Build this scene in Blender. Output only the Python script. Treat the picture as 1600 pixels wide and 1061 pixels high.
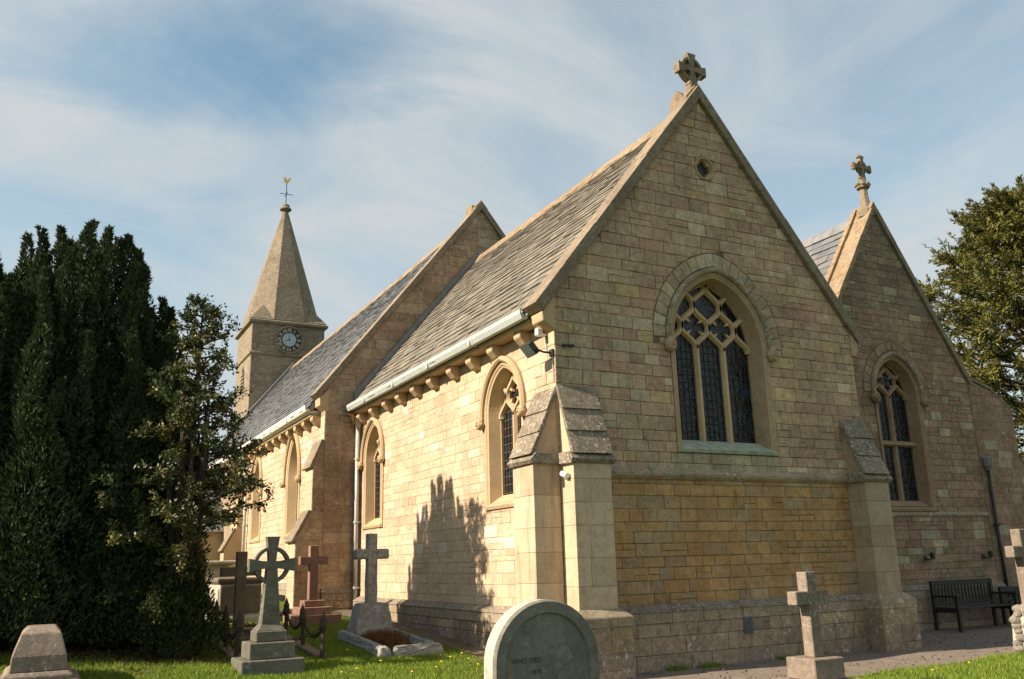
import bpy, bmesh, math, random
import numpy as np
from mathutils import Vector, Matrix
from mathutils.geometry import tessellate_polygon

for o in list(bpy.data.objects):
    bpy.data.objects.remove(o)
SC = bpy.context.scene
COL = SC.collection
R = math.radians

# ------------------------------------------------------------------ camera
cam = bpy.data.cameras.new('camera')
cam.sensor_width = 36.0
cam.lens = 30.67
cam.clip_end = 3000
camo = bpy.data.objects.new('camera', cam)
COL.objects.link(camo)
YAW, PITCH, ROLL = 0.48796, 0.25059, -0.02688
d_ = Vector((math.sin(YAW) * math.cos(PITCH), math.cos(YAW) * math.cos(PITCH), math.sin(PITCH)))
r_ = Vector((math.cos(YAW), -math.sin(YAW), 0))
u_ = r_.cross(d_)
r2 = r_ * math.cos(ROLL) + u_ * math.sin(ROLL)
u2 = -r_ * math.sin(ROLL) + u_ * math.cos(ROLL)
CAM = Vector((-6.3066, -10.5705, 1.6))
camo.matrix_world = Matrix(((r2.x, u2.x, -d_.x, CAM.x), (r2.y, u2.y, -d_.y, CAM.y),
                            (r2.z, u2.z, -d_.z, CAM.z), (0, 0, 0, 1)))
SC.camera = camo

# ------------------------------------------------------------------ light
SUN_EL = R(35.5)
SUN_H = Vector((-1.0, 0.12, 0)).normalized()          # horizontal direction towards the sun
sun = bpy.data.lights.new('sun', 'SUN')
sun.energy = 5.0
sun.angle = R(0.53)
sun.color = (1.0, 0.845, 0.675)
suno = bpy.data.objects.new('sun', sun)
COL.objects.link(suno)
to_sun = SUN_H * math.cos(SUN_EL) + Vector((0, 0, math.sin(SUN_EL)))
suno.rotation_euler = to_sun.to_track_quat('Z', 'Y').to_euler()

SC.view_settings.view_transform = 'Standard'
SC.view_settings.look = 'None'
SC.view_settings.exposure = 1.0
SC.view_settings.gamma = 1.0
SC.view_settings.use_curve_mapping = False

w = bpy.data.worlds.new('World')
SC.world = w
w.use_nodes = True
wn, wl = w.node_tree.nodes, w.node_tree.links
wn.clear()


def N(nodes, t, **kw):
    n = nodes.new(t)
    for k, v in kw.items():
        setattr(n, k, v)
    return n


wo = N(wn, 'ShaderNodeOutputWorld')
bg = N(wn, 'ShaderNodeBackground')
bg.inputs[1].default_value = 0.1
sky = N(wn, 'ShaderNodeTexSky', sky_type='NISHITA', sun_disc=False)
sky.sun_elevation = SUN_EL
sky.sun_rotation = math.atan2(SUN_H.x, SUN_H.y)
sky.air_density = 1.0
sky.dust_density = 0.6
sky.ozone_density = 0.9
tc = N(wn, 'ShaderNodeTexCoord')
sep = N(wn, 'ShaderNodeSeparateXYZ')
wl.new(tc.outputs['Generated'], sep.inputs[0])


def wmath(op, a, b=None, clamp=False):
    n = N(wn, 'ShaderNodeMath', operation=op, use_clamp=clamp)
    for i, x in enumerate((a, b)):
        if x is None:
            continue
        if isinstance(x, (int, float)):
            n.inputs[i].default_value = x
        else:
            wl.new(x, n.inputs[i])
    return n.outputs[0]


# high thin cloud sheet: directions projected on a horizontal layer
zz = wmath('ADD', wmath('MAXIMUM', sep.outputs[2], 0.0), 0.12)
px = wmath('DIVIDE', sep.outputs[0], zz)
py = wmath('DIVIDE', sep.outputs[1], zz)
comb = N(wn, 'ShaderNodeCombineXYZ')
wl.new(px, comb.inputs[0])
wl.new(py, comb.inputs[1])
mp = N(wn, 'ShaderNodeMapping')
mp.inputs['Rotation'].default_value = (0, 0, R(28))
mp.inputs['Scale'].default_value = (1.1, 0.8, 1)
wl.new(comb.outputs[0], mp.inputs[0])
n1 = N(wn, 'ShaderNodeTexNoise')
n1.inputs['Scale'].default_value = 1.1
n1.inputs['Detail'].default_value = 9
n1.inputs['Roughness'].default_value = 0.58
n1.inputs['Distortion'].default_value = 0.5
wl.new(mp.outputs[0], n1.inputs['Vector'])
mp2 = N(wn, 'ShaderNodeMapping')
mp2.inputs['Rotation'].default_value = (0, 0, R(-35))
mp2.inputs['Scale'].default_value = (0.9, 1.5, 1)
wl.new(comb.outputs[0], mp2.inputs[0])
n2 = N(wn, 'ShaderNodeTexNoise')
n2.inputs['Scale'].default_value = 1.4
n2.inputs['Detail'].default_value = 8
n2.inputs['Roughness'].default_value = 0.6
n2.inputs['Distortion'].default_value = 0.8
wl.new(mp2.outputs[0], n2.inputs['Vector'])
# a clear gap in the sheet, an oval about a fixed compass direction
gc = Vector((0.151, 0.843, 0.515)).normalized()
e1 = Vector((0.886, -0.463, -0.026))
e1 = (e1 - gc * e1.dot(gc)).normalized()
e2 = gc.cross(e1)


def wdot(v):
    n = N(wn, 'ShaderNodeVectorMath', operation='DOT_PRODUCT')
    wl.new(tc.outputs['Generated'], n.inputs[0])
    n.inputs[1].default_value = v
    return n.outputs['Value']


da = wmath('DIVIDE', wdot(e1), 0.19)
db = wmath('DIVIDE', wdot(e2), 0.05)
r2n = wmath('ADD', wmath('MULTIPLY', da, da), wmath('MULTIPLY', db, db))
r2n = wmath('ADD', r2n, wmath('ADD', wmath('MULTIPLY', wmath('SUBTRACT', n1.outputs[0], 0.5), 3.5), wmath('MULTIPLY', wmath('SUBTRACT', n2.outputs[0], 0.5), 4.5)))
gap = wmath('SUBTRACT', 1.0, wmath('DIVIDE', wmath('SUBTRACT', r2n, -0.4), 2.6), True)
front = wmath('GREATER_THAN', wdot(gc), 0.0)
gap = wmath('MULTIPLY', gap, front)
cl = wmath('ADD', wmath('MULTIPLY', n1.outputs[0], 0.75), wmath('MULTIPLY', n2.outputs[0], 0.65))
cr = N(wn, 'ShaderNodeMapRange')
cr.inputs[1].default_value = 0.55
cr.inputs[2].default_value = 0.84
cr.inputs[3].default_value = 0.34
cr.inputs[4].default_value = 1.0
wl.new(cl, cr.inputs[0])
low = wmath('MULTIPLY', wmath('SUBTRACT', 0.55, sep.outputs[2], True), 0.35)
cov = wmath('ADD', cr.outputs[0], low, True)
cov = wmath('MULTIPLY', cov, wmath('SUBTRACT', 1.0, wmath('MULTIPLY', gap, 0.95)))
mixc = N(wn, 'ShaderNodeMix', data_type='RGBA')
wl.new(cov, mixc.inputs[0])
tint = N(wn, 'ShaderNodeMix', data_type='RGBA', blend_type='MULTIPLY')
tint.inputs[0].default_value = 1.0
wl.new(sky.outputs[0], tint.inputs[6])
tint.inputs[7].default_value = (0.86, 1.0, 0.86, 1)
wl.new(tint.outputs[2], mixc.inputs[6])
mixc.inputs[7].default_value = (3.1, 3.32, 3.42, 1)
wl.new(mixc.outputs[2], bg.inputs[0])
wl.new(bg.outputs[0], wo.inputs[0])

# ------------------------------------------------------------------ materials
def new_mat(name):
    m = bpy.data.materials.new(name)
    m.use_nodes = True
    nt = m.node_tree
    nt.nodes.clear()
    out = nt.nodes.new('ShaderNodeOutputMaterial')
    p = nt.nodes.new('ShaderNodeBsdfPrincipled')
    nt.links.new(p.outputs[0], out.inputs[0])
    return m, nt, p


def val(nt, x, sock):
    if isinstance(x, (int, float)):
        sock.default_value = x
    elif isinstance(x, (tuple, list)):
        sock.default_value = tuple(x) if len(x) == 4 else tuple(x) + (1,)
    else:
        nt.links.new(x, sock)


def mth(nt, op, a, b=0.0, clamp=False):
    n = nt.nodes.new('ShaderNodeMath')
    n.operation = op
    n.use_clamp = clamp
    val(nt, a, n.inputs[0])
    val(nt, b, n.inputs[1])
    return n.outputs[0]


def noise(nt, scale, detail=4, rough=0.6, stretch=(1, 1, 1), dist=0.0):
    g = nt.nodes.new('ShaderNodeNewGeometry')
    mpn = nt.nodes.new('ShaderNodeMapping')
    mpn.inputs['Scale'].default_value = stretch
    nt.links.new(g.outputs['Position'], mpn.inputs[0])
    n = nt.nodes.new('ShaderNodeTexNoise')
    n.inputs['Scale'].default_value = scale
    n.inputs['Detail'].default_value = detail
    n.inputs['Roughness'].default_value = rough
    n.inputs['Distortion'].default_value = dist
    nt.links.new(mpn.outputs[0], n.inputs['Vector'])
    return n.outputs[0]


def rng(nt, x, a, b, c, d):
    n = nt.nodes.new('ShaderNodeMapRange')
    val(nt, x, n.inputs[0])
    for i, v in enumerate((a, b, c, d)):
        n.inputs[i + 1].default_value = v
    return n.outputs[0]


def mix(nt, fac, a, b, mode='MIX'):
    n = nt.nodes.new('ShaderNodeMix')
    n.data_type = 'RGBA'
    n.blend_type = mode
    val(nt, fac, n.inputs[0])
    val(nt, a, n.inputs[6])
    val(nt, b, n.inputs[7])
    return n.outputs[2]


def grey(nt, x):
    n = nt.nodes.new('ShaderNodeCombineColor')
    for i in range(3):
        nt.links.new(x, n.inputs[i])
    return n.outputs[0]


def attr(nt, name='tone'):
    a = nt.nodes.new('ShaderNodeAttribute')
    a.attribute_name = name
    return a.outputs['Color']


def bump(nt, p, h, strength=0.5, dist=0.02):
    b = nt.nodes.new('ShaderNodeBump')
    b.inputs['Strength'].default_value = strength
    b.inputs['Distance'].default_value = dist
    val(nt, h, b.inputs['Height'])
    nt.links.new(b.outputs[0], p.inputs['Normal'])


def stone_mat(name, base=None, lichen=0.25, lichcol=(0.62, 0.60, 0.52), dark=0.4, grain=0.18, big=(0.72, 1.12),
              bumpd=0.012, orange=0.0, pits=True, lscale=14, streak=0.0):
    m, nt, p = new_mat(name)
    c = base if base else attr(nt)
    b1 = noise(nt, 1.3, 5, 0.6)
    b2 = noise(nt, 9, 5, 0.65)
    g = noise(nt, 60, 5, 0.75)
    g2 = noise(nt, 24, 6, 0.7)
    f = mth(nt, 'MULTIPLY', rng(nt, b1, 0.3, 0.7, *big), rng(nt, b2, 0.25, 0.75, 1 - grain, 1 + grain))
    f = mth(nt, 'MULTIPLY', f, rng(nt, g, 0.25, 0.75, 0.76, 1.22))
    f = mth(nt, 'MULTIPLY', f, rng(nt, g2, 0.28, 0.72, 1 - grain * 0.9, 1 + grain * 0.9))
    c = mix(nt, 1.0, c, grey(nt, f), 'MULTIPLY')
    if orange:
        o = noise(nt, 1.6, 4, 0.6, (2.2, 2.2, 0.6))
        c = mix(nt, rng(nt, o, 0.48, 0.70, 0, orange), c, (0.36, 0.17, 0.05))
    if streak:
        s = noise(nt, 3.0, 5, 0.6, (2.0, 2.0, 0.25))
        c = mix(nt, rng(nt, s, 0.50, 0.72, 0, streak), c, (0.05, 0.045, 0.035))
    if dark:
        k = noise(nt, 5.5, 7, 0.72, dist=0.5)
        c = mix(nt, rng(nt, k, 0.55, 0.74, 0, dark), c, (0.055, 0.05, 0.042))
    if lichen:
        l1 = noise(nt, lscale, 6, 0.72)
        l2 = noise(nt, 1.7, 3, 0.5)
        lm = mth(nt, 'MULTIPLY', rng(nt, l1, 0.56, 0.66, 0, 1), rng(nt, l2, 0.40, 0.62, 0.1, 1))
        c = mix(nt, mth(nt, 'MULTIPLY', lm, lichen, True), c, lichcol)
    nt.links.new(c, p.inputs['Base Color'])
    p.inputs['Roughness'].default_value = 0.92
    p.inputs['Specular IOR Level'].default_value = 0.2
    h = mth(nt, 'ADD', mth(nt, 'MULTIPLY', b2, 0.8), mth(nt, 'MULTIPLY', g, 0.35))
    bump(nt, p, h, 0.7, bumpd)
    return m


M = {}
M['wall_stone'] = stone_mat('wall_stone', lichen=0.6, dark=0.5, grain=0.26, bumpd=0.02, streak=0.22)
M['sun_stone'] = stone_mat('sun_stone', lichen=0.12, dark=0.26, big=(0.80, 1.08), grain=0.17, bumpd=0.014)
M['rust_stone'] = stone_mat('rust_stone', lichen=0.15, dark=0.6, orange=0.7, grain=0.26, bumpd=0.02)
M['plinth_stone'] = stone_mat('plinth_stone', lichen=0.8, dark=0.7, lscale=12, grain=0.28, bumpd=0.02)
M['ashlar'] = stone_mat('ashlar', lichen=0.2, dark=0.25, big=(0.82, 1.06), grain=0.15, bumpd=0.008, streak=0.22)
M['ashlar_stained'] = stone_mat('ashlar_stained', lichen=0.10, dark=0.15, big=(0.86, 1.06), grain=0.08, bumpd=0.005, streak=0.55)
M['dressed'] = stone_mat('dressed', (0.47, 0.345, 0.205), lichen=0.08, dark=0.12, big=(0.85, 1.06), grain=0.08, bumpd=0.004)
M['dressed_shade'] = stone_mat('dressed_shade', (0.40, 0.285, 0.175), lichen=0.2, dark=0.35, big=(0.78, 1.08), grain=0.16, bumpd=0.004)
M['cap'] = stone_mat('cap_stone', (0.23, 0.19, 0.14), lichen=1.0, lichcol=(0.66, 0.64, 0.58), dark=0.9, lscale=24, grain=0.35, bumpd=0.02)
M['bars'] = stone_mat('tracery_stone', (0.52, 0.37, 0.215), lichen=0.1, dark=0.2, big=(0.85, 1.06), grain=0.1, bumpd=0.004)
M['dressed_brown'] = stone_mat('dressed_brown', (0.32, 0.215, 0.135), lichen=0.25, dark=0.45, big=(0.78, 1.08), grain=0.18, bumpd=0.006)
M['lichen_stone'] = stone_mat('lichen_stone', (0.30, 0.24, 0.16), lichen=1.0, dark=0.75, lscale=16, grain=0.3)
M['coping'] = stone_mat('coping', (0.235, 0.185, 0.13), lichen=0.6, lichcol=(0.40, 0.35, 0.255), dark=0.75, grain=0.28, lscale=11)
M['coping_yellow'] = stone_mat('coping_yellow', (0.27, 0.20, 0.125), lichen=0.9, lichcol=(0.50, 0.46, 0.35), dark=0.75, lscale=15, orange=0.12, grain=0.32)
M['mortar'] = stone_mat('mortar', (0.165, 0.125, 0.08), lichen=0.1, dark=0.4, bumpd=0.01)
M['mortar_pale'] = stone_mat('mortar_pale', (0.30, 0.225, 0.145), lichen=0.0, dark=0.3, bumpd=0.01)
M['tile'] = stone_mat('tile', lichen=0.35, lichcol=(0.40, 0.36, 0.25), dark=0.4, lscale=9, bumpd=0.008)
M['slate'] = stone_mat('slate', lichen=0.12, dark=0.2, big=(0.85, 1.1), grain=0.1, bumpd=0.003)
M['slate'].node_tree.nodes['Principled BSDF'].inputs['Roughness'].default_value = 0.6
M['granite'] = stone_mat('granite', (0.30, 0.285, 0.265), lichen=0.3, dark=0.5, lscale=30, bumpd=0.015, grain=0.35)
M['red_granite'] = stone_mat('red_granite', (0.26, 0.155, 0.115), lichen=0.15, dark=0.3, bumpd=0.004)
M['green_stone'] = stone_mat('green_stone', (0.14, 0.134, 0.106), lichen=0.35, dark=0.45, bumpd=0.006, big=(0.82, 1.1), grain=0.24)
M['grave_grey'] = stone_mat('grave_grey', (0.175, 0.165, 0.135), lichen=0.6, lichcol=(0.27, 0.265, 0.23), dark=0.6, bumpd=0.006, lscale=6)
M['pale_grave'] = stone_mat('pale_grave', (0.42, 0.38, 0.31), lichen=0.6, dark=0.45, bumpd=0.01)
M['brown_grave'] = stone_mat('brown_grave', (0.17, 0.14, 0.10), lichen=0.15, dark=0.4)
M['pinkish_grave'] = stone_mat('pinkish_grave', (0.235, 0.185, 0.145), lichen=0.55, dark=0.5, lscale=22, grain=0.25)
M['rock'] = stone_mat('rock', (0.22, 0.20, 0.165), lichen=0.7, dark=0.6, bumpd=0.03, grain=0.3)


def plain(name, col, rough=0.6, metal=0.0, var=0.2, scale=12, spec=0.5):
    m, nt, p = new_mat(name)
    n = noise(nt, scale, 5, 0.65)
    c = mix(nt, 1.0, tuple(col) + (1,), grey(nt, rng(nt, n, 0.3, 0.7, 1 - var, 1 + var)), 'MULTIPLY')
    nt.links.new(c, p.inputs['Base Color'])
    p.inputs['Roughness'].default_value = rough
    p.inputs['Metallic'].default_value = metal
    p.inputs['Specular IOR Level'].default_value = spec
    bump(nt, p, n, 0.25, 0.01)
    return m


M['gutter'] = plain('gutter_paint', (0.42, 0.455, 0.43), 0.45, var=0.12)
M['gutter_white'] = plain('gutter_white', (0.72, 0.70, 0.62), 0.45, var=0.1)
M['lead'] = plain('lead', (0.17, 0.17, 0.17), 0.55, var=0.25, scale=5)
M['pipe'] = plain('lead_pipe', (0.42, 0.42, 0.39), 0.5, var=0.18, scale=6)
M['iron'] = plain('black_iron', (0.02, 0.02, 0.02), 0.5)
M['rust'] = plain('rusty_iron', (0.05, 0.03, 0.022), 0.85, var=0.5, scale=30)
M['white_plastic'] = plain('white_plastic', (0.75, 0.75, 0.73), 0.4, var=0.04)
M['bench_wood'] = plain('bench_wood', (0.016, 0.013, 0.011), 0.6, var=0.4, scale=20)
M['gold'] = plain('gilt', (0.85, 0.55, 0.12), 0.3, 0.6, var=0.1)
M['guard'] = plain('window_guard', (0.022, 0.034, 0.033), 0.6)
M['guard_pale'] = plain('window_lead', (0.10, 0.10, 0.09), 0.6)
M['clock_face'] = plain('clock_blue', (0.34, 0.42, 0.46), 0.5, var=0.3, scale=18)
M['clock_ring'] = plain('clock_dark', (0.035, 0.025, 0.02), 0.6)
M['numeral'] = plain('numeral_gilt', (0.62, 0.54, 0.38), 0.5, var=0.1)
M['verdigris'] = plain('copper_stain', (0.30, 0.335, 0.25), 0.85, var=0.3, scale=9)
M['vent_metal'] = plain('vent_metal', (0.10, 0.12, 0.12), 0.7)
M['flower'] = plain('dandelion_yellow', (0.80, 0.55, 0.02), 0.7, var=0.1)
M['stem'] = plain('stem_green', (0.10, 0.16, 0.03), 0.7)
M['incised'] = plain('incised_letters', (0.035, 0.035, 0.03), 0.9)
M['bark'] = plain('bark', (0.04, 0.03, 0.022), 0.9, var=0.5, scale=14)
M['dark_earth'] = plain('bare_earth', (0.10, 0.075, 0.045), 0.95, var=0.4, scale=9)

m, nt, p = new_mat('window_glass')
n_ = noise(nt, 9, 3, 0.6)
n3_ = noise(nt, 4.5, 2, 0.5)
c_ = mix(nt, rng(nt, n_, 0.5, 0.65, 0, 1), (0.006, 0.008, 0.010, 1), (0.040, 0.010, 0.008, 1))
c_ = mix(nt, rng(nt, n3_, 0.55, 0.65, 0, 0.8), c_, (0.010, 0.030, 0.045, 1))
nt.links.new(c_, p.inputs['Base Color'])
p.inputs['Roughness'].default_value = 0.18
p.inputs['Specular IOR Level'].default_value = 0.35
bump(nt, p, noise(nt, 13, 2, 0.5), 0.9, 0.03)
M['glass'] = m

# rubble for the far tower (stones too small to tell apart)
m, nt, p = new_mat('tower_rubble')
g = nt.nodes.new('ShaderNodeNewGeometry')
mpn = nt.nodes.new('ShaderNodeMapping')
mpn.inputs['Scale'].default_value = (1, 1, 2.4)
nt.links.new(g.outputs['Position'], mpn.inputs[0])
vo = nt.nodes.new('ShaderNodeTexVoronoi')
vo.inputs['Scale'].default_value = 2.6
nt.links.new(mpn.outputs[0], vo.inputs['Vector'])
vd = nt.nodes.new('ShaderNodeTexVoronoi')
vd.feature = 'DISTANCE_TO_EDGE'
vd.inputs['Scale'].default_value = 2.6
nt.links.new(mpn.outputs[0], vd.inputs['Vector'])
sepc = nt.nodes.new('ShaderNodeSeparateColor')
nt.links.new(vo.outputs['Color'], sepc.inputs[0])
c_ = mix(nt, sepc.outputs[0], (0.20, 0.16, 0.11, 1), (0.31, 0.25, 0.18, 1))
c_ = mix(nt, rng(nt, noise(nt, 1.1, 5, 0.65), 0.46, 0.62, 0, 0.75), c_, (0.245, 0.20, 0.145, 1))
edge = mth(nt, 'MULTIPLY', rng(nt, vd.outputs['Distance'], 0.0, 0.05, 1, 0), rng(nt, noise(nt, 0.9, 3), 0.45, 0.6, 0.1, 0.9))
c_ = mix(nt, edge, c_, (0.09, 0.075, 0.055, 1))
c_ = mix(nt, rng(nt, noise(nt, 6, 6, 0.7), 0.55, 0.75, 0, 0.55), c_, (0.13, 0.11, 0.08, 1))
nt.links.new(c_, p.inputs['Base Color'])
p.inputs['Roughness'].default_value = 0.95
p.inputs['Specular IOR Level'].default_value = 0.15
bump(nt, p, mth(nt, 'ADD', vd.outputs['Distance'], mth(nt, 'MULTIPLY', noise(nt, 12, 4), 0.4)), 0.7, 0.06)
M['rubble'] = m
M['spire'] = stone_mat('spire_stone', (0.235, 0.19, 0.135), lichen=0.5, lichcol=(0.42, 0.38, 0.31), dark=0.8, lscale=5, grain=0.35, bumpd=0.03)


def leaf_mat(name, rough, trans, spec=0.3):
    m, nt, p = new_mat(name)
    c = attr(nt)
    nt.links.new(c, p.inputs['Base Color'])
    p.inputs['Roughness'].default_value = rough
    p.inputs['Specular IOR Level'].default_value = spec
    t = nt.nodes.new('ShaderNodeBsdfTranslucent')
    nt.links.new(c, t.inputs[0])
    mx = nt.nodes.new('ShaderNodeMixShader')
    mx.inputs[0].default_value = trans
    nt.links.new(p.outputs[0], mx.inputs[1])
    nt.links.new(t.outputs[0], mx.inputs[2])
    nt.links.new(mx.outputs[0], nt.nodes['Material Output'].inputs[0])
    return m


M['yew_leaf'] = leaf_mat('yew_foliage', 0.75, 0.15, 0.15)
M['holly_leaf'] = leaf_mat('holly_foliage', 0.5, 0.12, 0.3)
M['grass'] = leaf_mat('grass_blades', 0.6, 0.35, 0.25)

m, nt, p = new_mat('lawn')
a1 = noise(nt, 1.2, 5, 0.6)
a2 = noise(nt, 30, 5, 0.7)
c_ = mix(nt, rng(nt, a1, 0.35, 0.65, 0, 1), (0.045, 0.085, 0.014, 1), (0.075, 0.115, 0.02, 1))
c_ = mix(nt, rng(nt, a2, 0.35, 0.7, 0, 0.75), c_, (0.05, 0.055, 0.02, 1))
nt.links.new(c_, p.inputs['Base Color'])
p.inputs['Roughness'].default_value = 0.95
p.inputs['Specular IOR Level'].default_value = 0.1
bump(nt, p, a2, 0.9, 0.03)
M['lawn'] = m
m, nt, p = new_mat('path_gravel')
a1 = noise(nt, 3, 6, 0.65)
a2 = noise(nt, 90, 3, 0.7)
a3 = noise(nt, 38, 4, 0.7)
c_ = mix(nt, rng(nt, a2, 0.3, 0.7, 0, 1), (0.11, 0.088, 0.068, 1), (0.27, 0.215, 0.17, 1))
c_ = mix(nt, rng(nt, a3, 0.52, 0.68, 0, 0.65), c_, (0.10, 0.075, 0.055, 1))
c_ = mix(nt, 1.0, c_, grey(nt, rng(nt, a1, 0.3, 0.7, 0.8, 1.15)), 'MULTIPLY')
nt.links.new(c_, p.inputs['Base Color'])
p.inputs['Roughness'].default_value = 0.95
bump(nt, p, a2, 0.8, 0.012)
M['path'] = m


# ------------------------------------------------------------------ mesh helpers
class MB:
    def __init__(s):
        s.v, s.f, s.t = [], [], []

    def add(s, verts, faces, tone=None):
        o = len(s.v)
        s.v.extend([tuple(q) for q in verts])
        s.f.extend([tuple(i + o for i in q) for q in faces])
        s.t.extend([tone] * len(faces))
        return s

    def box(s, lo, hi, tone=None):
        x0, y0, z0 = lo
        x1, y1, z1 = hi
        return s.add([(x0, y0, z0), (x1, y0, z0), (x1, y1, z0), (x0, y1, z0), (x0, y0, z1), (x1, y0, z1), (x1, y1, z1), (x0, y1, z1)],
                     [(0, 3, 2, 1), (4, 5, 6, 7), (0, 1, 5, 4), (1, 2, 6, 5), (2, 3, 7, 6), (3, 0, 4, 7)], tone)

    def prism(s, poly, P, n0, n1, tone=None, taper=None):
        """poly in (u,z), extruded between depths n0 and n1 of frame P"""
        k = len(poly)
        q = taper if taper else poly
        v = [P(u, z, n0) for u, z in poly] + [P(u, z, n1) for u, z in q]
        f = [tuple(range(k)), tuple(range(2 * k - 1, k - 1, -1))]
        f += [(i, i + k, (i + 1) % k + k, (i + 1) % k) for i in range(k)]
        return s.add(v, f, tone)

    def loft(s, rings, closed=False, cap=False, tone=None):
        k = len(rings[0])
        v = [p_ for r in rings for p_ in r]
        f = []
        for a in range(len(rings) - 1):
            for i in range(k if closed else k - 1):
                j = (i + 1) % k
                f.append((a * k + i, a * k + j, (a + 1) * k + j, (a + 1) * k + i))
        if cap:
            f.append(tuple(range(k)))
            f.append(tuple(range(len(v) - 1, len(v) - k - 1, -1)))
        return s.add(v, f, tone)

    def tube(s, pts, rad, seg=8, tone=None):
        pts = [Vector(q) for q in pts]
        rads = rad if isinstance(rad, (list, tuple)) else [rad] * len(pts)
        rings = []
        for i, q in enumerate(pts):
            t = (pts[min(i + 1, len(pts) - 1)] - pts[max(i - 1, 0)]).normalized()
            a = t.cross(Vector((0.31, 0.2, 0.93)) if abs(t.z) < 0.9 else Vector((1, 0, 0))).normalized()
            b = t.cross(a)
            rings.append([q + (a * math.cos(2 * math.pi * j / seg) + b * math.sin(2 * math.pi * j / seg)) * rads[i] for j in range(seg)])
        return s.loft(rings, True, True, tone)

    def lathe(s, c, prof, seg=12, tone=None, rot=0.0):
        rings = [[(c[0] + r * math.cos(2 * math.pi * (j + rot) / seg), c[1] + r * math.sin(2 * math.pi * (j + rot) / seg), c[2] + z) for j in range(seg)] for r, z in prof]
        return s.loft(rings, True, True, tone)


def obj(name, mb, mat, parent=None, bevel=0.0, jitter=0.0, smooth=False, fix=True, seg=1):
    me = bpy.data.meshes.new(name)
    me.from_pydata(mb.v, [], mb.f)
    me.update()
    if any(t is not None for t in mb.t):
        at = me.attributes.new('tone', 'FLOAT_COLOR', 'FACE')
        arr = np.ones((len(mb.f), 4), dtype=np.float32)
        for i, t in enumerate(mb.t):
            arr[i, :3] = t if t is not None else (0.3, 0.24, 0.15)
        at.data.foreach_set('color', arr.ravel())
    if fix or bevel or jitter:
        bm = bmesh.new()
        bm.from_mesh(me)
        if bevel:
            bmesh.ops.remove_doubles(bm, verts=bm.verts, dist=1e-5)
            bmesh.ops.recalc_face_normals(bm, faces=bm.faces)
            es = [e for e in bm.edges if len(e.link_faces) == 2 and e.calc_face_angle(0) > 0.35]
            bmesh.ops.bevel(bm, geom=es, offset=bevel, segments=seg, affect='EDGES', clamp_overlap=True)
        if jitter:
            rr = random.Random(len(mb.v) + int(abs(mb.v[0][0]) * 100))
            for v in bm.verts:
                v.co += Vector((rr.uniform(-1, 1), rr.uniform(-1, 1), rr.uniform(-1, 1))) * jitter
        bmesh.ops.recalc_face_normals(bm, faces=bm.faces)
        bm.to_mesh(me)
        bm.free()
    if smooth:
        me.polygons.foreach_set('use_smooth', [True] * len(me.polygons))
    me.materials.append(M[mat] if isinstance(mat, str) else mat)
    o = bpy.data.objects.new(name, me)
    COL.objects.link(o)
    if parent:
        o.parent = parent
        o.matrix_parent_inverse = Matrix.Translation(-parent.matrix_basis.translation) if parent.type == 'EMPTY' else Matrix()
        if parent.type != 'EMPTY' and parent.parent:
            pass
    return o


def tag(o, label, cat, group=None, kind=None):
    o['label'] = label
    o['category'] = cat
    if group:
        o['group'] = group
    if kind:
        o['kind'] = kind
    return o


def thing(name, label, cat, loc=(0, 0, 0), group=None):
    o = bpy.data.objects.new(name, None)
    o.empty_display_size = 0.2
    COL.objects.link(o)
    o.location = loc
    return tag(o, label, cat, group)


# ------------------------------------------------------------------ ground
GY = [-60, -8, -1.2, 0, 2, 5.6, 9, 15, 30, 80]
GZ = [0, 0, .03, .1, .3, .52, .69, .95, 1.3, 1.4]


def ground(x, y):
    z = np.interp(y, GY, GZ)
    z = z + np.clip(-np.asarray(x) - 3.4, 0, 4) * 0.05 * np.clip((np.asarray(y)) / 3, 0, 1)
    t = np.clip((np.asarray(x) + .2) / 1.0, 0, 1)
    ze = np.interp(y, [-8, -1, 0, 4, 10, 60], [0, .06, .1, .2, .5, 1.2])
    z = z * (1 - t) + ze * t
    fl = np.clip((np.hypot(np.asarray(x), np.asarray(y) - 5) - 60) / 60, 0, 1)
    return z * (1 - fl)


def sheet(name, xs, ys, mat, dz=0.0, kind='structure', keep=None):
    X, Y = np.meshgrid(xs, ys)
    Z = ground(X, Y) + dz
    nx, ny = len(xs), len(ys)
    v = np.stack([X.ravel(), Y.ravel(), Z.ravel()], 1)
    f = []
    for j in range(ny - 1):
        for i in range(nx - 1):
            if keep is None or keep((xs[i] + xs[i + 1]) / 2, (ys[j] + ys[j + 1]) / 2):
                a = j * nx + i
                f.append((a, a + 1, a + nx + 1, a + nx))
    me = bpy.data.meshes.new(name)
    me.from_pydata(v.tolist(), [], f)
    me.polygons.foreach_set('use_smooth', [True] * len(me.polygons))
    me.materials.append(M[mat])
    o = bpy.data.objects.new(name, me)
    COL.objects.link(o)
    o['kind'] = kind
    return o


far = [-900, -400, -200, -120, -80, -60, -45, -35, -28]
gx = far + list(np.arange(-22, 22.1, 0.5)) + [-q for q in far[::-1]]
gy = far + list(np.arange(-22, 34.1, 0.5)) + [40, 50, 65, 90, 130, 220, 420, 900]
sheet('ground', sorted(set(gx)), sorted(set(gy)), 'lawn')


def path_edge(x):
    return -2.0 + 0.08 * (x - 3) + 0.05 * math.sin(x * 2.1) + 0.03 * math.sin(x * 5.3)


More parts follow.
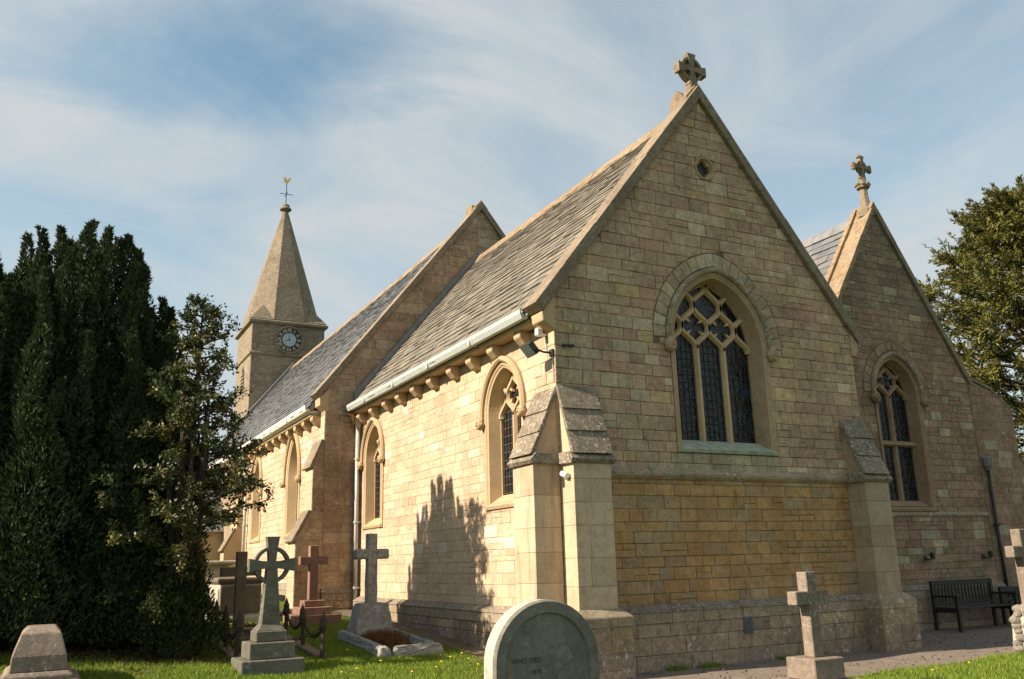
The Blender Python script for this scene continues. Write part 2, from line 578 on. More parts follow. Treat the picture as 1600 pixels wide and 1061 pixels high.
# path: strip in front of the east walls with its own wavy grass edge
xs = list(np.arange(-0.4, 16.01, 0.2))
vv, ff = [], []
for i, x in enumerate(xs):
    for k in range(9):
        y0, y1 = path_edge(x), 1.6
        y = y0 + (y1 - y0) * k / 8
        vv.append((x, y, float(ground(x, y)) + 0.012))
for i in range(len(xs) - 1):
    for k in range(8):
        a = i * 9 + k
        ff.append((a, a + 9, a + 10, a + 1))
po = obj('path', MB().add(vv, ff), 'path', smooth=True, fix=False)
po['kind'] = 'structure'

# bare earth strip along the foot of the south wall
vv, ff = [], []
ysl = list(np.arange(0.2, 8.9, 0.2))
for i, y in enumerate(ysl):
    wv = -0.62 + 0.07 * math.sin(y * 3.1) + 0.05 * math.sin(y * 7.7)
    for k, x in enumerate((wv, -0.35, -0.1)):
        vv.append((x, y, float(ground(x, y)) + (0.008 if k == 0 else 0.03)))
for i in range(len(ysl) - 1):
    for k in range(2):
        a = i * 3 + k
        ff.append((a, a + 1, a + 4, a + 3))
so = obj('soil', MB().add(vv, ff), 'dark_earth', smooth=True, fix=False)
so['kind'] = 'structure'

# ------------------------------------------------------------------ church
church = thing('church', 'golden stone church with spire, gabled chancel, nave and vestry', 'church')


def E(y0):
    return lambda u, z, n: (u, y0 - n, z)


def S(x0):
    return lambda u, z, n: (x0 - n, u, z)


# --- stone layout
def clip(poly, a, b, c):
    """keep a*u+b*z<=c"""
    out = []
    k = len(poly)
    for i in range(k):
        p_, q = poly[i], poly[(i + 1) % k]
        dp, dq = a * p_[0] + b * p_[1] - c, a * q[0] + b * q[1] - c
        if dp <= 0:
            out.append(p_)
        if (dp < 0 < dq) or (dq < 0 < dp):
            t = dp / (dp - dq)
            out.append((p_[0] + (q[0] - p_[0]) * t, p_[1] + (q[1] - p_[1]) * t))
    return out


def area(poly):
    return 0.5 * sum(poly[i][0] * poly[(i + 1) % len(poly)][1] - poly[(i + 1) % len(poly)][0] * poly[i][1] for i in range(len(poly)))


def subtract(poly, conv):
    """poly minus a convex CCW polygon, kept as the largest single half-plane piece"""
    inter = poly
    best, ba = None, 0
    k = len(conv)
    for i in range(k):
        (x0, z0), (x1, z1) = conv[i], conv[(i + 1) % k]
        a, b = (z1 - z0), -(x1 - x0)
        c = a * x0 + b * z0
        inter = clip(inter, a, b, c) if inter else inter
        out = clip(poly, -a, -b, -c)
        if len(out) > 2 and area(out) > ba:
            best, ba = out, area(out)
    if not inter or len(inter) < 3 or area(inter) < 1e-4:
        return poly
    return best


def inset(poly, dlt):
    k = len(poly)
    out = []
    for i in range(k):
        p0, p1, p2 = poly[i - 1], poly[i], poly[(i + 1) % k]
        e1_ = (p1[0] - p0[0], p1[1] - p0[1])
        e2_ = (p2[0] - p1[0], p2[1] - p1[1])
        l1, l2 = math.hypot(*e1_), math.hypot(*e2_)
        if l1 < 1e-4 or l2 < 1e-4:
            return None
        n1_ = (-e1_[1] / l1, e1_[0] / l1)
        n2_ = (-e2_[1] / l2, e2_[0] / l2)
        den = n1_[0] * n2_[1] - n1_[1] * n2_[0]
        if abs(den) < 0.05:
            out.append((p1[0] + n1_[0] * dlt, p1[1] + n1_[1] * dlt))
            continue
        c1 = n1_[0] * p1[0] + n1_[1] * p1[1] + dlt
        c2 = n2_[0] * p1[0] + n2_[1] * p1[1] + dlt
        out.append(((c1 * n2_[1] - c2 * n1_[1]) / den, (n1_[0] * c2 - n2_[0] * c1) / den))
    return out if area(out) > 1e-4 else None


def clean(poly):
    out = []
    for q in poly:
        if not out or math.hypot(q[0] - out[-1][0], q[1] - out[-1][1]) > 0.012:
            out.append(q)
    if len(out) > 2 and math.hypot(out[0][0] - out[-1][0], out[0][1] - out[-1][1]) < 0.012:
        out.pop()
    return out


STONES = []      # (pixel size, verts, faces, tone, material, parent)


def stone(poly, P, tone, mat, parent, joint=0.0045, bev=0.006, proud=0.011, rr=random):
    poly = clean(poly)
    if len(poly) < 3 or area(poly) < 0.0035:
        return
    a = inset(poly, joint)
    b = inset(poly, joint + bev)
    if not a or not b:
        return
    k = len(a)
    h = proud * rr.uniform(0.55, 1.25)
    jz = [rr.uniform(-0.004, 0.004) for _ in range(k)]
    ju = [rr.uniform(-0.004, 0.004) for _ in range(k)]
    v = [P(u, z, -0.01) for u, z in a] + [P(u + ju[i], z + jz[i], h - bev * 0.7) for i, (u, z) in enumerate(a)] + \
        [P(u + ju[i], z + jz[i], h + rr.uniform(-0.002, 0.002)) for i, (u, z) in enumerate(b)]
    f = [(i, (i + 1) % k, k + (i + 1) % k, k + i) for i in range(k)] + \
        [(k + i, k + (i + 1) % k, 2 * k + (i + 1) % k, 2 * k + i) for i in range(k)] + [tuple(range(2 * k, 3 * k))]
    cu = sum(q[0] for q in poly) / k
    cz = sum(q[1] for q in poly) / k
    c = Vector(P(cu, cz, 0))
    n = (Vector(P(cu, cz, 1)) - c)
    dv = c - CAM
    vis = area(poly) * abs(n.dot(dv.normalized())) / dv.length_squared
    # out of frame or hidden stones do not count as large
    q = dv.dot(d_)
    if q < 0.1 or abs(dv.dot(r2) / q) > 0.587 or abs(dv.dot(u2) / q) > 0.39 or n.dot(dv) > 0:
        vis = 0
    STONES.append((vis, v, f, tone, mat, parent))


def courses(P, parent, u0, u1, z0, z1, hr, wr, tonef, matf, halfs=(), holes=(), seed=1, split=0.15, **kw):
    rr = random.Random(seed)
    z = z0
    while z < z1 - 0.02:
        h = rr.uniform(*hr)
        if z1 - (z + h) < hr[0] * 0.6:
            h = z1 - z
        u = u0 - rr.uniform(0, wr[0]) if u1 - u0 > 1.2 else u0
        while u < u1 - 0.02:
            wd = rr.uniform(*wr) * (1.35 if rr.random() < 0.16 else 1)
            if u1 - (u + wd) < wr[0] * 0.5:
                wd = u1 - u
            rects = [(u, z, u + wd, z + h)]
            if h > hr[0] * 1.25 and rr.random() < split:
                m_ = z + h * rr.uniform(0.42, 0.58)
                if rr.random() < 0.5 and wd > wr[0] * 1.3:
                    c_ = u + wd * rr.uniform(0.4, 0.6)
                    rects = [(u, z, u + wd, m_), (u, m_, c_, z + h), (c_, m_, u + wd, z + h)]
                else:
                    rects = [(u, z, u + wd, m_), (u, m_, u + wd, z + h)]
            for (a, b, c, d) in rects:
                a = max(a, u0)
                if c - a < 0.03:
                    continue
                poly = [(a, b), (c, b), (c, d), (a, d)]
                for hp in halfs:
                    poly = clip(poly, *hp)
                    if len(poly) < 3:
                        break
                if len(poly) < 3:
                    continue
                for hole in holes:
                    poly = subtract(poly, hole)
                    if not poly:
                        break
                if not poly or len(poly) < 3:
                    continue
                cu, cz = (a + c) / 2, (b + d) / 2
                stone(poly, P, tonef(cu, cz, rr), matf(cu, cz), parent, rr=rr, **kw)
            u += wd
        z += h


def pick(rr, pal):
    t = sum(q[0] for q in pal)
    x = rr.uniform(0, t)
    for wgt, c in pal:
        x -= wgt
        if x <= 0:
            break
    k = rr.uniform(0.90, 1.09)
    s = rr.uniform(-0.004, 0.004)
    return (max(0.02, c[0] * k + s), max(0.02, c[1] * k), max(0.02, c[2] * k - s))


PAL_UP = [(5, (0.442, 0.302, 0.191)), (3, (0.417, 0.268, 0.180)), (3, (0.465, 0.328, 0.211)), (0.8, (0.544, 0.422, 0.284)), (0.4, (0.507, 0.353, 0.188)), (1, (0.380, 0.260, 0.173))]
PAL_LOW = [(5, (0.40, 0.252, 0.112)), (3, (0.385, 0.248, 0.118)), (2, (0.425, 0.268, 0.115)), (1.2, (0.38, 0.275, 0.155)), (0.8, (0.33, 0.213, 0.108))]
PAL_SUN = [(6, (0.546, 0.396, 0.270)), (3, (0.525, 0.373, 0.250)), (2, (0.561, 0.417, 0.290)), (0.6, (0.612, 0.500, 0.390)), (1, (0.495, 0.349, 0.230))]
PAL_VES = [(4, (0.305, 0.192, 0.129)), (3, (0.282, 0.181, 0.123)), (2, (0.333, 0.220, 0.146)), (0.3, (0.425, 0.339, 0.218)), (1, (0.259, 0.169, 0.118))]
PAL_PLI = [(3, (0.297, 0.218, 0.153)), (2, (0.325, 0.243, 0.164)), (0.8, (0.352, 0.259, 0.162)), (2, (0.259, 0.194, 0.143))]
PAL_NAV = [(3, (0.380, 0.275, 0.175)), (2, (0.347, 0.240, 0.160)), (2, (0.402, 0.308, 0.203)), (1, (0.330, 0.232, 0.151))]
PAL_ASH = [(3, (0.510, 0.388, 0.260)), (2, (0.530, 0.407, 0.279)), (1, (0.484, 0.359, 0.235))]


class Arch:
    """pointed opening: centre c, sill zs, spring zp, half width a, rise h"""
    def __init__(s, c, zs, zp, a, h):
        s.c, s.zs, s.zp, s.a, s.h = c, zs, zp, a, h
        s.R = (a * a + h * h) / (2 * a)
        s.k = s.R - a

    def arc(s, o, K=12):
        Rr = s.R + o
        th = math.acos(min(1, s.k / Rr))
        L = [(s.c + s.k - Rr * math.cos(th * i / K), s.zp + Rr * math.sin(th * i / K)) for i in range(K + 1)]
        return L + [(2 * s.c - u, z) for u, z in L[-2::-1]]

    def outline(s, o, K=12, bot=None):
        b = s.zs if bot is None else bot
        return [(s.c - s.a - o, b)] + s.arc(o, K) + [(s.c + s.a + o, b)]

    def ccw(s, o, K=12, bot=None):
        return s.outline(o, K, bot)[::-1]

    def inside(s, u, z, o=0.0):
        du = abs(u - s.c)
        if du > s.a + o:
            return False
        if z <= s.zp:
            return True
        return math.hypot(du + s.k, z - s.zp) < s.R + o


def plate(name, outline, holes, P, t, mat, parent):
    """wall core with openings, thickness t"""
    loops = [outline] + holes
    pts3 = [[Vector((u, z, 0)) for u, z in L] for L in loops]
    tris = tessellate_polygon(pts3)
    flat = [q for L in loops for q in L]
    k = len(flat)
    v = [P(u, z, 0) for u, z in flat] + [P(u, z, -t) for u, z in flat]
    f = [tuple(q) for q in tris] + [tuple(i + k for i in q[::-1]) for q in tris]
    o = 0
    for L in loops:
        n = len(L)
        for i in range(n):
            a, b = o + i, o + (i + 1) % n
            f.append((a, b, b + k, a + k))
        o += n
    return obj(name, MB().add(v, f), mat, parent)


def ribbon(mb, pts, P, wf, wb, n0, n1, nm=None):
    """moulded bar along pts in the wall plane: narrow front wf at n0, full width wb behind"""
    nm = n0 - (n0 - n1) * 0.35 if nm is None else nm
    rings = []
    for i, (u, z) in enumerate(pts):
        a, b = pts[max(i - 1, 0)], pts[min(i + 1, len(pts) - 1)]
        tu, tz = b[0] - a[0], b[1] - a[1]
        l = math.hypot(tu, tz) or 1
        nu, nz = -tz / l, tu / l
        rings.append([P(u + nu * q, z + nz * q, dd) for q, dd in ((-wb / 2, n1), (-wb / 2, nm), (-wf / 2, n0), (wf / 2, n0), (wb / 2, nm), (wb / 2, n1))])
    mb.loft(rings, True, True)


def ico(c, r, rr, sub=2, amp=0.18, sc=(1, 1, 1)):
    bm = bmesh.new()
    bmesh.ops.create_icosphere(bm, subdivisions=sub, radius=r)
    for v in bm.verts:
        k = 1 + rr.uniform(-amp, amp)
        v.co = Vector((v.co.x * sc[0] * k + c[0], v.co.y * sc[1] * k + c[1], v.co.z * sc[2] * k + c[2]))
    mb = MB().add([tuple(v.co) for v in bm.verts], [tuple(v.index for v in f.verts) for f in bm.faces])
    bm.free()
    return mb


def head_stop(c, out, rr, parent, mat, r=0.085):
    """small carved head: skull, nose, brow and chin"""
    side = Vector((0, 0, 1)).cross(out)
    mb = ico(c, r, rr, 2, 0.08, (1, 1, 1.2))
    for dd, rad in ((out * r * 0.95 + Vector((0, 0, -0.01)), r * 0.28), (out * r * 0.72 + Vector((0, 0, r * 0.45)), r * 0.4),
                    (out * r * 0.6 + Vector((0, 0, -r * 0.8)), r * 0.38), (side * r * 0.75, r * 0.42), (side * -r * 0.75, r * 0.42),
                    (Vector((0, 0, r * 0.9)), r * 0.6)):
        q = ico(Vector(c) + dd, rad, rr, 1, 0.15)
        mb.add(q.v, q.f)
    return obj('label_stop', mb, mat, parent, fix=False, smooth=True)


def gothic_window(P, out, ar, lights, mat, depth=0.26, band=0.12, face=0.022, transom=None, H=None, guard='guard', hood=True, heads=True,
                  seed=1, splay=0.15, sillm=None, cusps=True, barm=None):
    """surround, splayed reveal, mullions, net tracery, panes, guards, sill, hood mould with carved stops"""
    rr = random.Random(seed)
    barm = barm or mat
    mb = MB()
    prof = [(band, -0.02), (band, face), (0.0, face), (-0.02, face - 0.02), (-0.05, face - 0.03), (-splay, -depth), (-splay - 0.02, -depth), (-splay - 0.02, -depth - 0.22)]
    rings = [[P(u, z, n) for u, z in ar.outline(o, bot=ar.zs - (0.19 if o > -0.01 else 0.15))] for o, n in prof]
    mb.loft(rings)
    win = obj('window', mb, mat, church, fix=True)
    ia = ar.a - splay - 0.02           # inner half width
    p_ = 2 * ia / lights
    H = H or p_ * 0.55
    n0, n1 = -depth + 0.03, -depth - 0.11
    z0 = ar.zp - 0.05
    inn = -splay - 0.02
    # mullions
    for k in range(1, lights):
        u = ar.c - ia + p_ * k
        mm = MB()
        ribbon(mm, [(u, ar.zs - 0.02), (u, (ar.zs + z0) / 2), (u, z0)], P, 0.045, 0.105, n0 + 0.004, n1)
        obj('mullion', mm, barm, win)
    # net tracery
    tm = MB()
    nodes = [ar.c - ia + p_ * k for k in range(0, lights + 1)]
    z = z0
    lev = 0
    while nodes and z < ar.zp + ar.h:
        nxt = set()
        for u in nodes:
            for sgn in (-1, 1):
                t_u = u + sgn * p_ / 2
                if t_u < ar.c - ia - 0.01 or t_u > ar.c + ia + 0.01:
                    continue
                pts = []
                for i in range(13):
                    t = i / 12
                    s_ = t * t * t * (t * (6 * t - 15) + 10)
                    q = (u + (t_u - u) * s_, z + H * t)
                    if not ar.inside(q[0], q[1], inn + 0.07):
                        break
                    pts.append(q)
                if len(pts) > 2:
                    ribbon(tm, pts, P, 0.042, 0.095, n0 - 0.001 * lev, n1)
                if len(pts) == 13:
                    nxt.add(round(t_u, 4))
        z += H
        lev += 1
        nodes = sorted(nxt)
    # cusps inside each net cell
    if cusps:
        for k in range(1, lights):
            u = ar.c - ia + p_ * k
            cz = z0 + H
            for sx in (-1, 1):
                for sz in (-1, 1):
                    bx, bz = u + sx * p_ * 0.36, cz + sz * H * 0.42
                    tx, tz = u + sx * p_ * 0.13, cz + sz * H * 0.16
                    nx_, nz_ = -(tz - bz), tx - bx
                    l = math.hypot(nx_, nz_)
                    nx_, nz_ = nx_ / l * 0.045, nz_ / l * 0.045
                    if ar.inside(bx, bz, inn):
                        tm.prism([(bx - nx_, bz - nz_), (bx + nx_, bz + nz_), (tx, tz)], P, n0 - 0.03, n1 + 0.02)
    if tm.f:
        obj('tracery', tm, barm, win)
    if transom:
        mm = MB()
        ribbon(mm, [(ar.c - ia - 0.02, transom), (ar.c, transom), (ar.c + ia + 0.02, transom)], P, 0.06, 0.12, n0 + 0.05, n1)
        obj('transom', mm, barm, win)
    # panes: one per light, and one filling the head
    for k in range(lights):
        a, b = ar.c - ia + p_ * k - 0.02, ar.c - ia + p_ * (k + 1) + 0.02
        mm = MB().prism([(a, ar.zs - 0.05), (b, ar.zs - 0.05), (b, z0), (a, z0)], P, -depth - 0.05, -depth - 0.062 - 0.002 * k)
        obj('pane', mm, 'glass', win)
        gmb = MB()
        nb = max(3, int((b - a) / 0.10))
        for i in range(1, nb):
            u = a + (b - a) * i / nb
            gmb.box_uv(P, u - 0.0035, u + 0.0035, ar.zs, z0 + H * 0.5, -depth - 0.036, -depth - 0.044)
        zz_ = ar.zs + 0.07
        while zz_ < z0 + H * 0.4:
            gmb.box_uv(P, a, b, zz_ - 0.0035, zz_ + 0.0035, -depth - 0.034, -depth - 0.045)
            zz_ += 0.13
        obj('window_lead', gmb, guard, win, fix=False)
    top = [q for q in ar.ccw(inn + 0.03) if q[1] > ar.zp - 0.001]
    top = [(ar.c + ia + 0.03, z0)] + top + [(ar.c - ia - 0.03, z0)]
    obj('pane', MB().prism(top, P, -depth - 0.05, -depth - 0.07), 'glass', win)
    # sill: sloping slab
    c0, c1 = ar.c - ar.a - 0.02, ar.c + ar.a + 0.02
    v = []
    for u in (c0, c1):
        v += [P(u, ar.zs - 0.19, 0.03), P(u, ar.zs - 0.14, 0.05), P(u, ar.zs + 0.04, -depth - 0.01), P(u, ar.zs - 0.19, -depth - 0.01)]
    obj('sill', MB().add(v, [(0, 1, 2, 3), (7, 6, 5, 4), (0, 4, 5, 1), (1, 5, 6, 2), (2, 6, 7, 3), (3, 7, 4, 0)]), sillm or mat, win)
    if hood:
        hm = MB()
        prof = [(band - 0.02, 0.0), (band - 0.02, 0.06), (band + 0.01, 0.085), (band + 0.045, 0.08), (band + 0.07, 0.04), (band + 0.07, 0.0)]
        rings = []
        for o, n in prof:
            L = ar.arc(o)
            L = [(L[0][0], L[0][1] - 0.05)] + L + [(L[-1][0], L[-1][1] - 0.05)]
            rings.append([P(u, z, n) for u, z in L])
        hm.loft(rings)
        obj('hood_mould', hm, 'lichen_stone' if heads == 'E' else mat, win)
        for sx in (-1, 1):
            c = Vector(P(ar.c + sx * (ar.a + band + 0.035), ar.zp - 0.12, 0.07))
            head_stop(c, out, rr, win, mat, 0.1 if heads == 'E' else 0.08)
    return win


def box_uv(s, P, u0, u1, z0, z1, n0, n1):
    s.prism([(u0, z0), (u1, z0), (u1, z1), (u0, z1)], P, n0, n1)


MB.box_uv = box_uv


def voussoirs(P, ar, o0, o1, n, tonef, mat, parent, seed):
    rr = random.Random(seed)
    th0 = math.acos(min(1, ar.k / (ar.R + o0)))
    for side in (-1, 1):
        for i in range(n):
            a0, a1 = i / n, (i + 1) / n
            poly = []
            for o, seq in ((o0, (a0, a1)), (o1, (a1, a0))):
                th = math.acos(min(1, ar.k / (ar.R + o)))
                for t in seq:
                    poly.append((ar.c + side * -(ar.k - (ar.R + o) * math.cos(th * t)), ar.zp + (ar.R + o) * math.sin(th * t)))
            if area(poly) < 0:
                poly = poly[::-1]
            mb = MB()
            a = inset(poly, 0.005)
            b = inset(poly, 0.013)
            if not a or not b:
                continue
            h = 0.018 + rr.uniform(0, 0.006)
            mb.loft([[P(u, z, -0.01) for u, z in a], [P(u, z, h - 0.006) for u, z in a], [P(u, z, h) for u, z in b]], True, True, tonef(rr))
            obj('voussoir', mb, mat, parent)


def coping(name, P, a, b, n0, n1, thick, mat, parent, k, drop=0.05):
    """sloping coping stones from a (low) to b (high) in the wall plane; n0 outer, n1 inner"""
    du, dz = b[0] - a[0], b[1] - a[1]
    l = math.hypot(du, dz)
    nu, nz = -dz / l, du / l
    if nz < 0:
        nu, nz = -nu, -nz
    rr = random.Random(k * 7 + int(a[0] * 10))
    for i in range(k):
        t0, t1 = i / k, (i + 1) / k
        p0 = (a[0] + du * t0, a[1] + dz * t0)
        p1 = (a[0] + du * t1, a[1] + dz * t1)
        th = thick + rr.uniform(-0.006, 0.006)
        v = []
        for q in (p0, p1):
            v += [P(q[0], q[1], n0), P(q[0] + nu * th, q[1] + nz * th, n0), P(q[0] + nu * th, q[1] + nz * th, n1), P(q[0], q[1], n1)]
        obj(name, MB().add(v, [(0, 1, 2, 3), (7, 6, 5, 4), (0, 4, 5, 1), (1, 5, 6, 2), (2, 6, 7, 3), (3, 7, 4, 0)]), mat, parent, bevel=0.006, jitter=0.0015)


def roof(name, A, D, U, length, run, exps, wr, tonef, mat, base_mat, seed, ind=True):
    """slates laid in courses: A eaves origin, D along eaves, U up the slope"""
    A, D, U = Vector(A), Vector(D).normalized(), Vector(U).normalized()
    Nn = D.cross(U).normalized()
    if Nn.z < 0:
        Nn = -Nn
    base = MB()
    c = [A, A + D * length, A + D * length + U * run, A + U * run]
    base.add([q - Nn * 0.01 for q in c] + [q - Nn * 0.12 for q in c], [(0, 1, 2, 3), (7, 6, 5, 4), (0, 4, 5, 1), (1, 5, 6, 2), (2, 6, 7, 3), (3, 7, 4, 0)])
    ro = obj(name, base, base_mat, church)
    rr = random.Random(seed)
    out = []
    s = -0.05
    row = 0
    while s < run - 0.03:
        ex = exps[0] + (exps[1] - exps[0]) * max(0, s) / run
        ln = min(ex * 1.7, run - s + 0.02)
        x = -rr.uniform(0, wr[0])
        while x < length - 0.02:
            wd = rr.uniform(*wr)
            x0, x1 = max(x, 0) + 0.003, min(x + wd, length) - 0.003
            if x1 - x0 > 0.05:
                lo = rr.uniform(0.026, 0.046)
                dl = rr.uniform(-0.018, 0.018)
                sk = rr.uniform(-0.009, 0.009)
                t = 0.017
                v = []
                for (xx, ss, hh) in ((x0, s + dl - sk, lo), (x1, s + dl + sk, lo + rr.uniform(-.004, .004)), (x1, s + ln, 0.006), (x0, s + ln, 0.006)):
                    q = A + D * xx + U * ss
                    v.append(q + Nn * hh)
                v += [q - Nn * t for q in v]
                f = [(0, 1, 2, 3), (0, 4, 5, 1), (1, 5, 6, 2), (3, 7, 4, 0)]
                cc = A + D * (x0 + x1) / 2 + U * (s + ex / 2)
                dv = cc - CAM
                vis = (x1 - x0) * ex * abs(Nn.dot(dv.normalized())) / dv.length_squared
                if Nn.dot(dv) > 0:
                    vis = 0
                q = dv.dot(d_)
                if abs(dv.dot(r2) / q) > 0.587 or abs(dv.dot(u2) / q) > 0.39:
                    vis = 0
                out.append((vis, [tuple(q) for q in v], f, tonef(rr), mat, ro))
            x += wd
        s += ex
        row += 1
    return ro, out


# ================================================== chancel
W, L, AP = 6.15, 8.96, 9.34
ZP, ZB, ZS = 0.96, 0.87, 2.82
EV = 5.42
slope = (AP - EV) / (W / 2)
eP = E(0.0)
sP = S(0.0)
ewin = Arch(3.12, 3.36, 4.96, 0.96, 1.17)
e_out = [(0, -0.2), (W, -0.2), (W, EV), (W / 2, AP), (0, EV)]
quat = [(3.12 + 0.19 * math.cos(a), 8.05 + 0.19 * math.sin(a)) for a in [i * math.pi / 10 for i in range(20)]]
east = plate('east_wall', e_out, [ewin.outline(0.03, bot=3.25), quat], eP, 0.65, 'mortar', church)
lw = math.hypot(1, slope)
halfs = [(-slope / lw, 1 / lw, EV / lw), (slope / lw, 1 / lw, (EV + slope * W) / lw)]
hole_e = [ewin.ccw(0.065, bot=3.16), [q for q in ewin.ccw(0.38) if q[1] >= ewin.zp - 1e-6],
          [(3.12 + 0.215 * math.cos(i * math.pi / 8), 8.05 + 0.215 * math.sin(i * math.pi / 8)) for i in range(16)]]


def tone_e(u, z, rr):
    if z < ZS:
        if rr.random() < 0.16 + 0.35 * max(0, (1.7 - z)):
            return pick(rr, [(1, (0.35, 0.262, 0.155)), (1, (0.33, 0.235, 0.14))])
        return pick(rr, PAL_LOW)
    if 2.0 < u < 4.25 and z < 3.2:
        return pick(rr, [(1, (0.37, 0.32, 0.2)), (1, (0.33, 0.28, 0.18))])
    if z < 5.2 and u < 1.7 and rr.random() < 0.55:
        return pick(rr, [(1, (0.41, 0.32, 0.20)), (1, (0.44, 0.35, 0.235))])
    return pick(rr, PAL_UP)


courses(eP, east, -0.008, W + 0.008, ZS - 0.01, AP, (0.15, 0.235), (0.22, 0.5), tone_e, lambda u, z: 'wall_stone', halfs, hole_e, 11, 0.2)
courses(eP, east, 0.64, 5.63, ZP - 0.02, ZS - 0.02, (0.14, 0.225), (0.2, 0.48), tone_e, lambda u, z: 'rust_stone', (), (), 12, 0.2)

swins = [Arch(1.66, 2.62, 3.95, 0.62, 0.76), Arch(8.0, 2.60, 3.95, 0.60, 0.76)]
south = plate('south_wall', [(0.02, -0.2), (L, -0.2), (L, 5.2), (0.02, 5.2)], [a.outline(0.03, bot=a.zs - 0.1) for a in swins], sP, 0.6, 'mortar_pale', church)


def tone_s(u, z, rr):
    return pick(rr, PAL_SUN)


hole_s = []
for a in swins:
    hole_s += [a.ccw(0.08, bot=a.zs - 0.19), [q for q in a.ccw(0.15) if q[1] >= a.zp - 1e-6]]


class FlipS:
    pass


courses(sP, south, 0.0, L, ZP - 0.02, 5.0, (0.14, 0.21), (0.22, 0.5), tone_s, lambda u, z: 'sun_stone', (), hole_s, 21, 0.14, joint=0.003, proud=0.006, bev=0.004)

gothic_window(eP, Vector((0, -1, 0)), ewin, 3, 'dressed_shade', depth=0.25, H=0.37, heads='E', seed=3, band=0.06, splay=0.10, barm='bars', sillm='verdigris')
for i, a in enumerate(swins):
    gothic_window(sP, Vector((-1, 0, 0)), a, 2, 'dressed', depth=0.20, H=0.34, guard='guard_pale', seed=5 + i, splay=0.11, band=0.07)
voussoirs(eP, ewin, 0.14, 0.37, 11, lambda rr: pick(rr, [(2, (0.40, 0.295, 0.19)), (1, (0.46, 0.385, 0.275)), (1, (0.35, 0.25, 0.165)), (1, (0.44, 0.345, 0.215))]), 'wall_stone', east, 4)
# pale blocks of the jambs
# cusped round opening in the gable
mb = MB()
ring = []
for i in range(48):
    a = i * 2 * math.pi / 48
    ring.append(a)
rad = lambda a: 0.110 + 0.05 * abs(math.cos(2 * a))
mb.loft([[eP(3.12 + 0.215 * math.cos(a), 8.05 + 0.215 * math.sin(a), -0.01) for a in ring], [eP(3.12 + 0.212 * math.cos(a), 8.05 + 0.212 * math.sin(a), 0.012) for a in ring],
         [eP(3.12 + 0.18 * math.cos(a), 8.05 + 0.18 * math.sin(a), 0.01) for a in ring], [eP(3.12 + 0.165 * math.cos(a), 8.05 + 0.165 * math.sin(a), -0.03) for a in ring],
         [eP(3.12 + rad(a) * math.cos(a), 8.05 + rad(a) * math.sin(a), -0.04) for a in ring], [eP(3.12 + rad(a) * math.cos(a), 8.05 + rad(a) * math.sin(a), -0.12) for a in ring]], True)
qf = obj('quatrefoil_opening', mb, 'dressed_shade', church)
obj('dark_backing', MB().prism([(3.12 + 0.18 * math.cos(i * math.pi / 10), 8.05 + 0.18 * math.sin(i * math.pi / 10)) for i in range(20)], eP, -0.105, -0.12), 'iron', qf)  # added black disc that paints the shade inside the opening

# back and north faces so that the shell is closed
obj('north_wall', MB().box((W - 0.6, 0.66, -0.1), (W - 0.002, L, 5.0)), 'mortar', church)

# plinth: cores, dressed sloping top, and its stones
def plinth(P, u0, u1, zb0, zb1, parent, seed, n=0.14, top=ZP, brk=ZB, end0=0.0, end1=0.0, tall=True, nom=False):
    core = MB()
    v = []
    for u in (u0, u1):
        v += [P(u, -0.25, 0.0), P(u, -0.25, n), P(u, brk, n), P(u, top, 0.03), P(u, top, 0.0)]
    core.add(v, [(0, 1, 2, 3, 4), (9, 8, 7, 6, 5), (0, 5, 6, 1), (1, 6, 7, 2), (3, 8, 9, 4), (2, 7, 8, 3)])
    po = obj('plinth', core, 'plinth_stone', church)
    po.data.materials[0] = M['mortar']
    rr = random.Random(seed)
    P2 = lambda u, z, q: P(u, z, q + n)
    courses(P2, po, u0, u1, min(zb0, zb1) - 0.1, brk - 0.15, (0.19, 0.27), (0.3, 0.62), lambda u, z, r_: pick(r_, PAL_PLI), lambda u, z: 'plinth_stone', (), (), seed, 0.1, proud=0.012)
    # moulded top course, in lengths
    u = u0
    while u < u1 - 0.05:
        wd = rr.uniform(0.5, 0.95)
        if u1 - (u + wd) < 0.3:
            wd = u1 - u
        a, b = u + 0.003, u + wd - 0.003
        v = []
        for q in (a, b):
            v += [P(q, brk - 0.15, n - 0.02), P(q, brk - 0.15, n + 0.02), P(q, brk, n + 0.02), P(q, brk, n - 0.02)]
        obj('plinth_course', MB().add(v, [(0, 1, 2, 3), (7, 6, 5, 4), (0, 4, 5, 1), (1, 5, 6, 2), (2, 6, 7, 3), (3, 7, 4, 0)], pick(rr, [(1, (0.30, 0.24, 0.165))])), 'plinth_stone', po, bevel=0.008, jitter=0.003)
        v = []
        for q in (a, b):
            v += [P(q, brk + 0.002, 0.0), P(q, brk + 0.002, n + 0.03), P(q, brk + 0.02, n + 0.028), P(q, top + 0.012, 0.03), P(q, top + 0.012, 0.0)]
        obj('plinth_weathering', MB().add(v, [(0, 1, 2, 3, 4), (9, 8, 7, 6, 5), (0, 5, 6, 1), (1, 6, 7, 2), (3, 8, 9, 4), (2, 7, 8, 3), (0, 4, 9, 5)]), 'cap', po, jitter=0.003)
        u += wd
    return po


plinth(eP, 0.60, 5.64, 0.0, 0.1, church, 31)
plinth(sP, 0.62, L, 0.2, 0.7, church, 33)


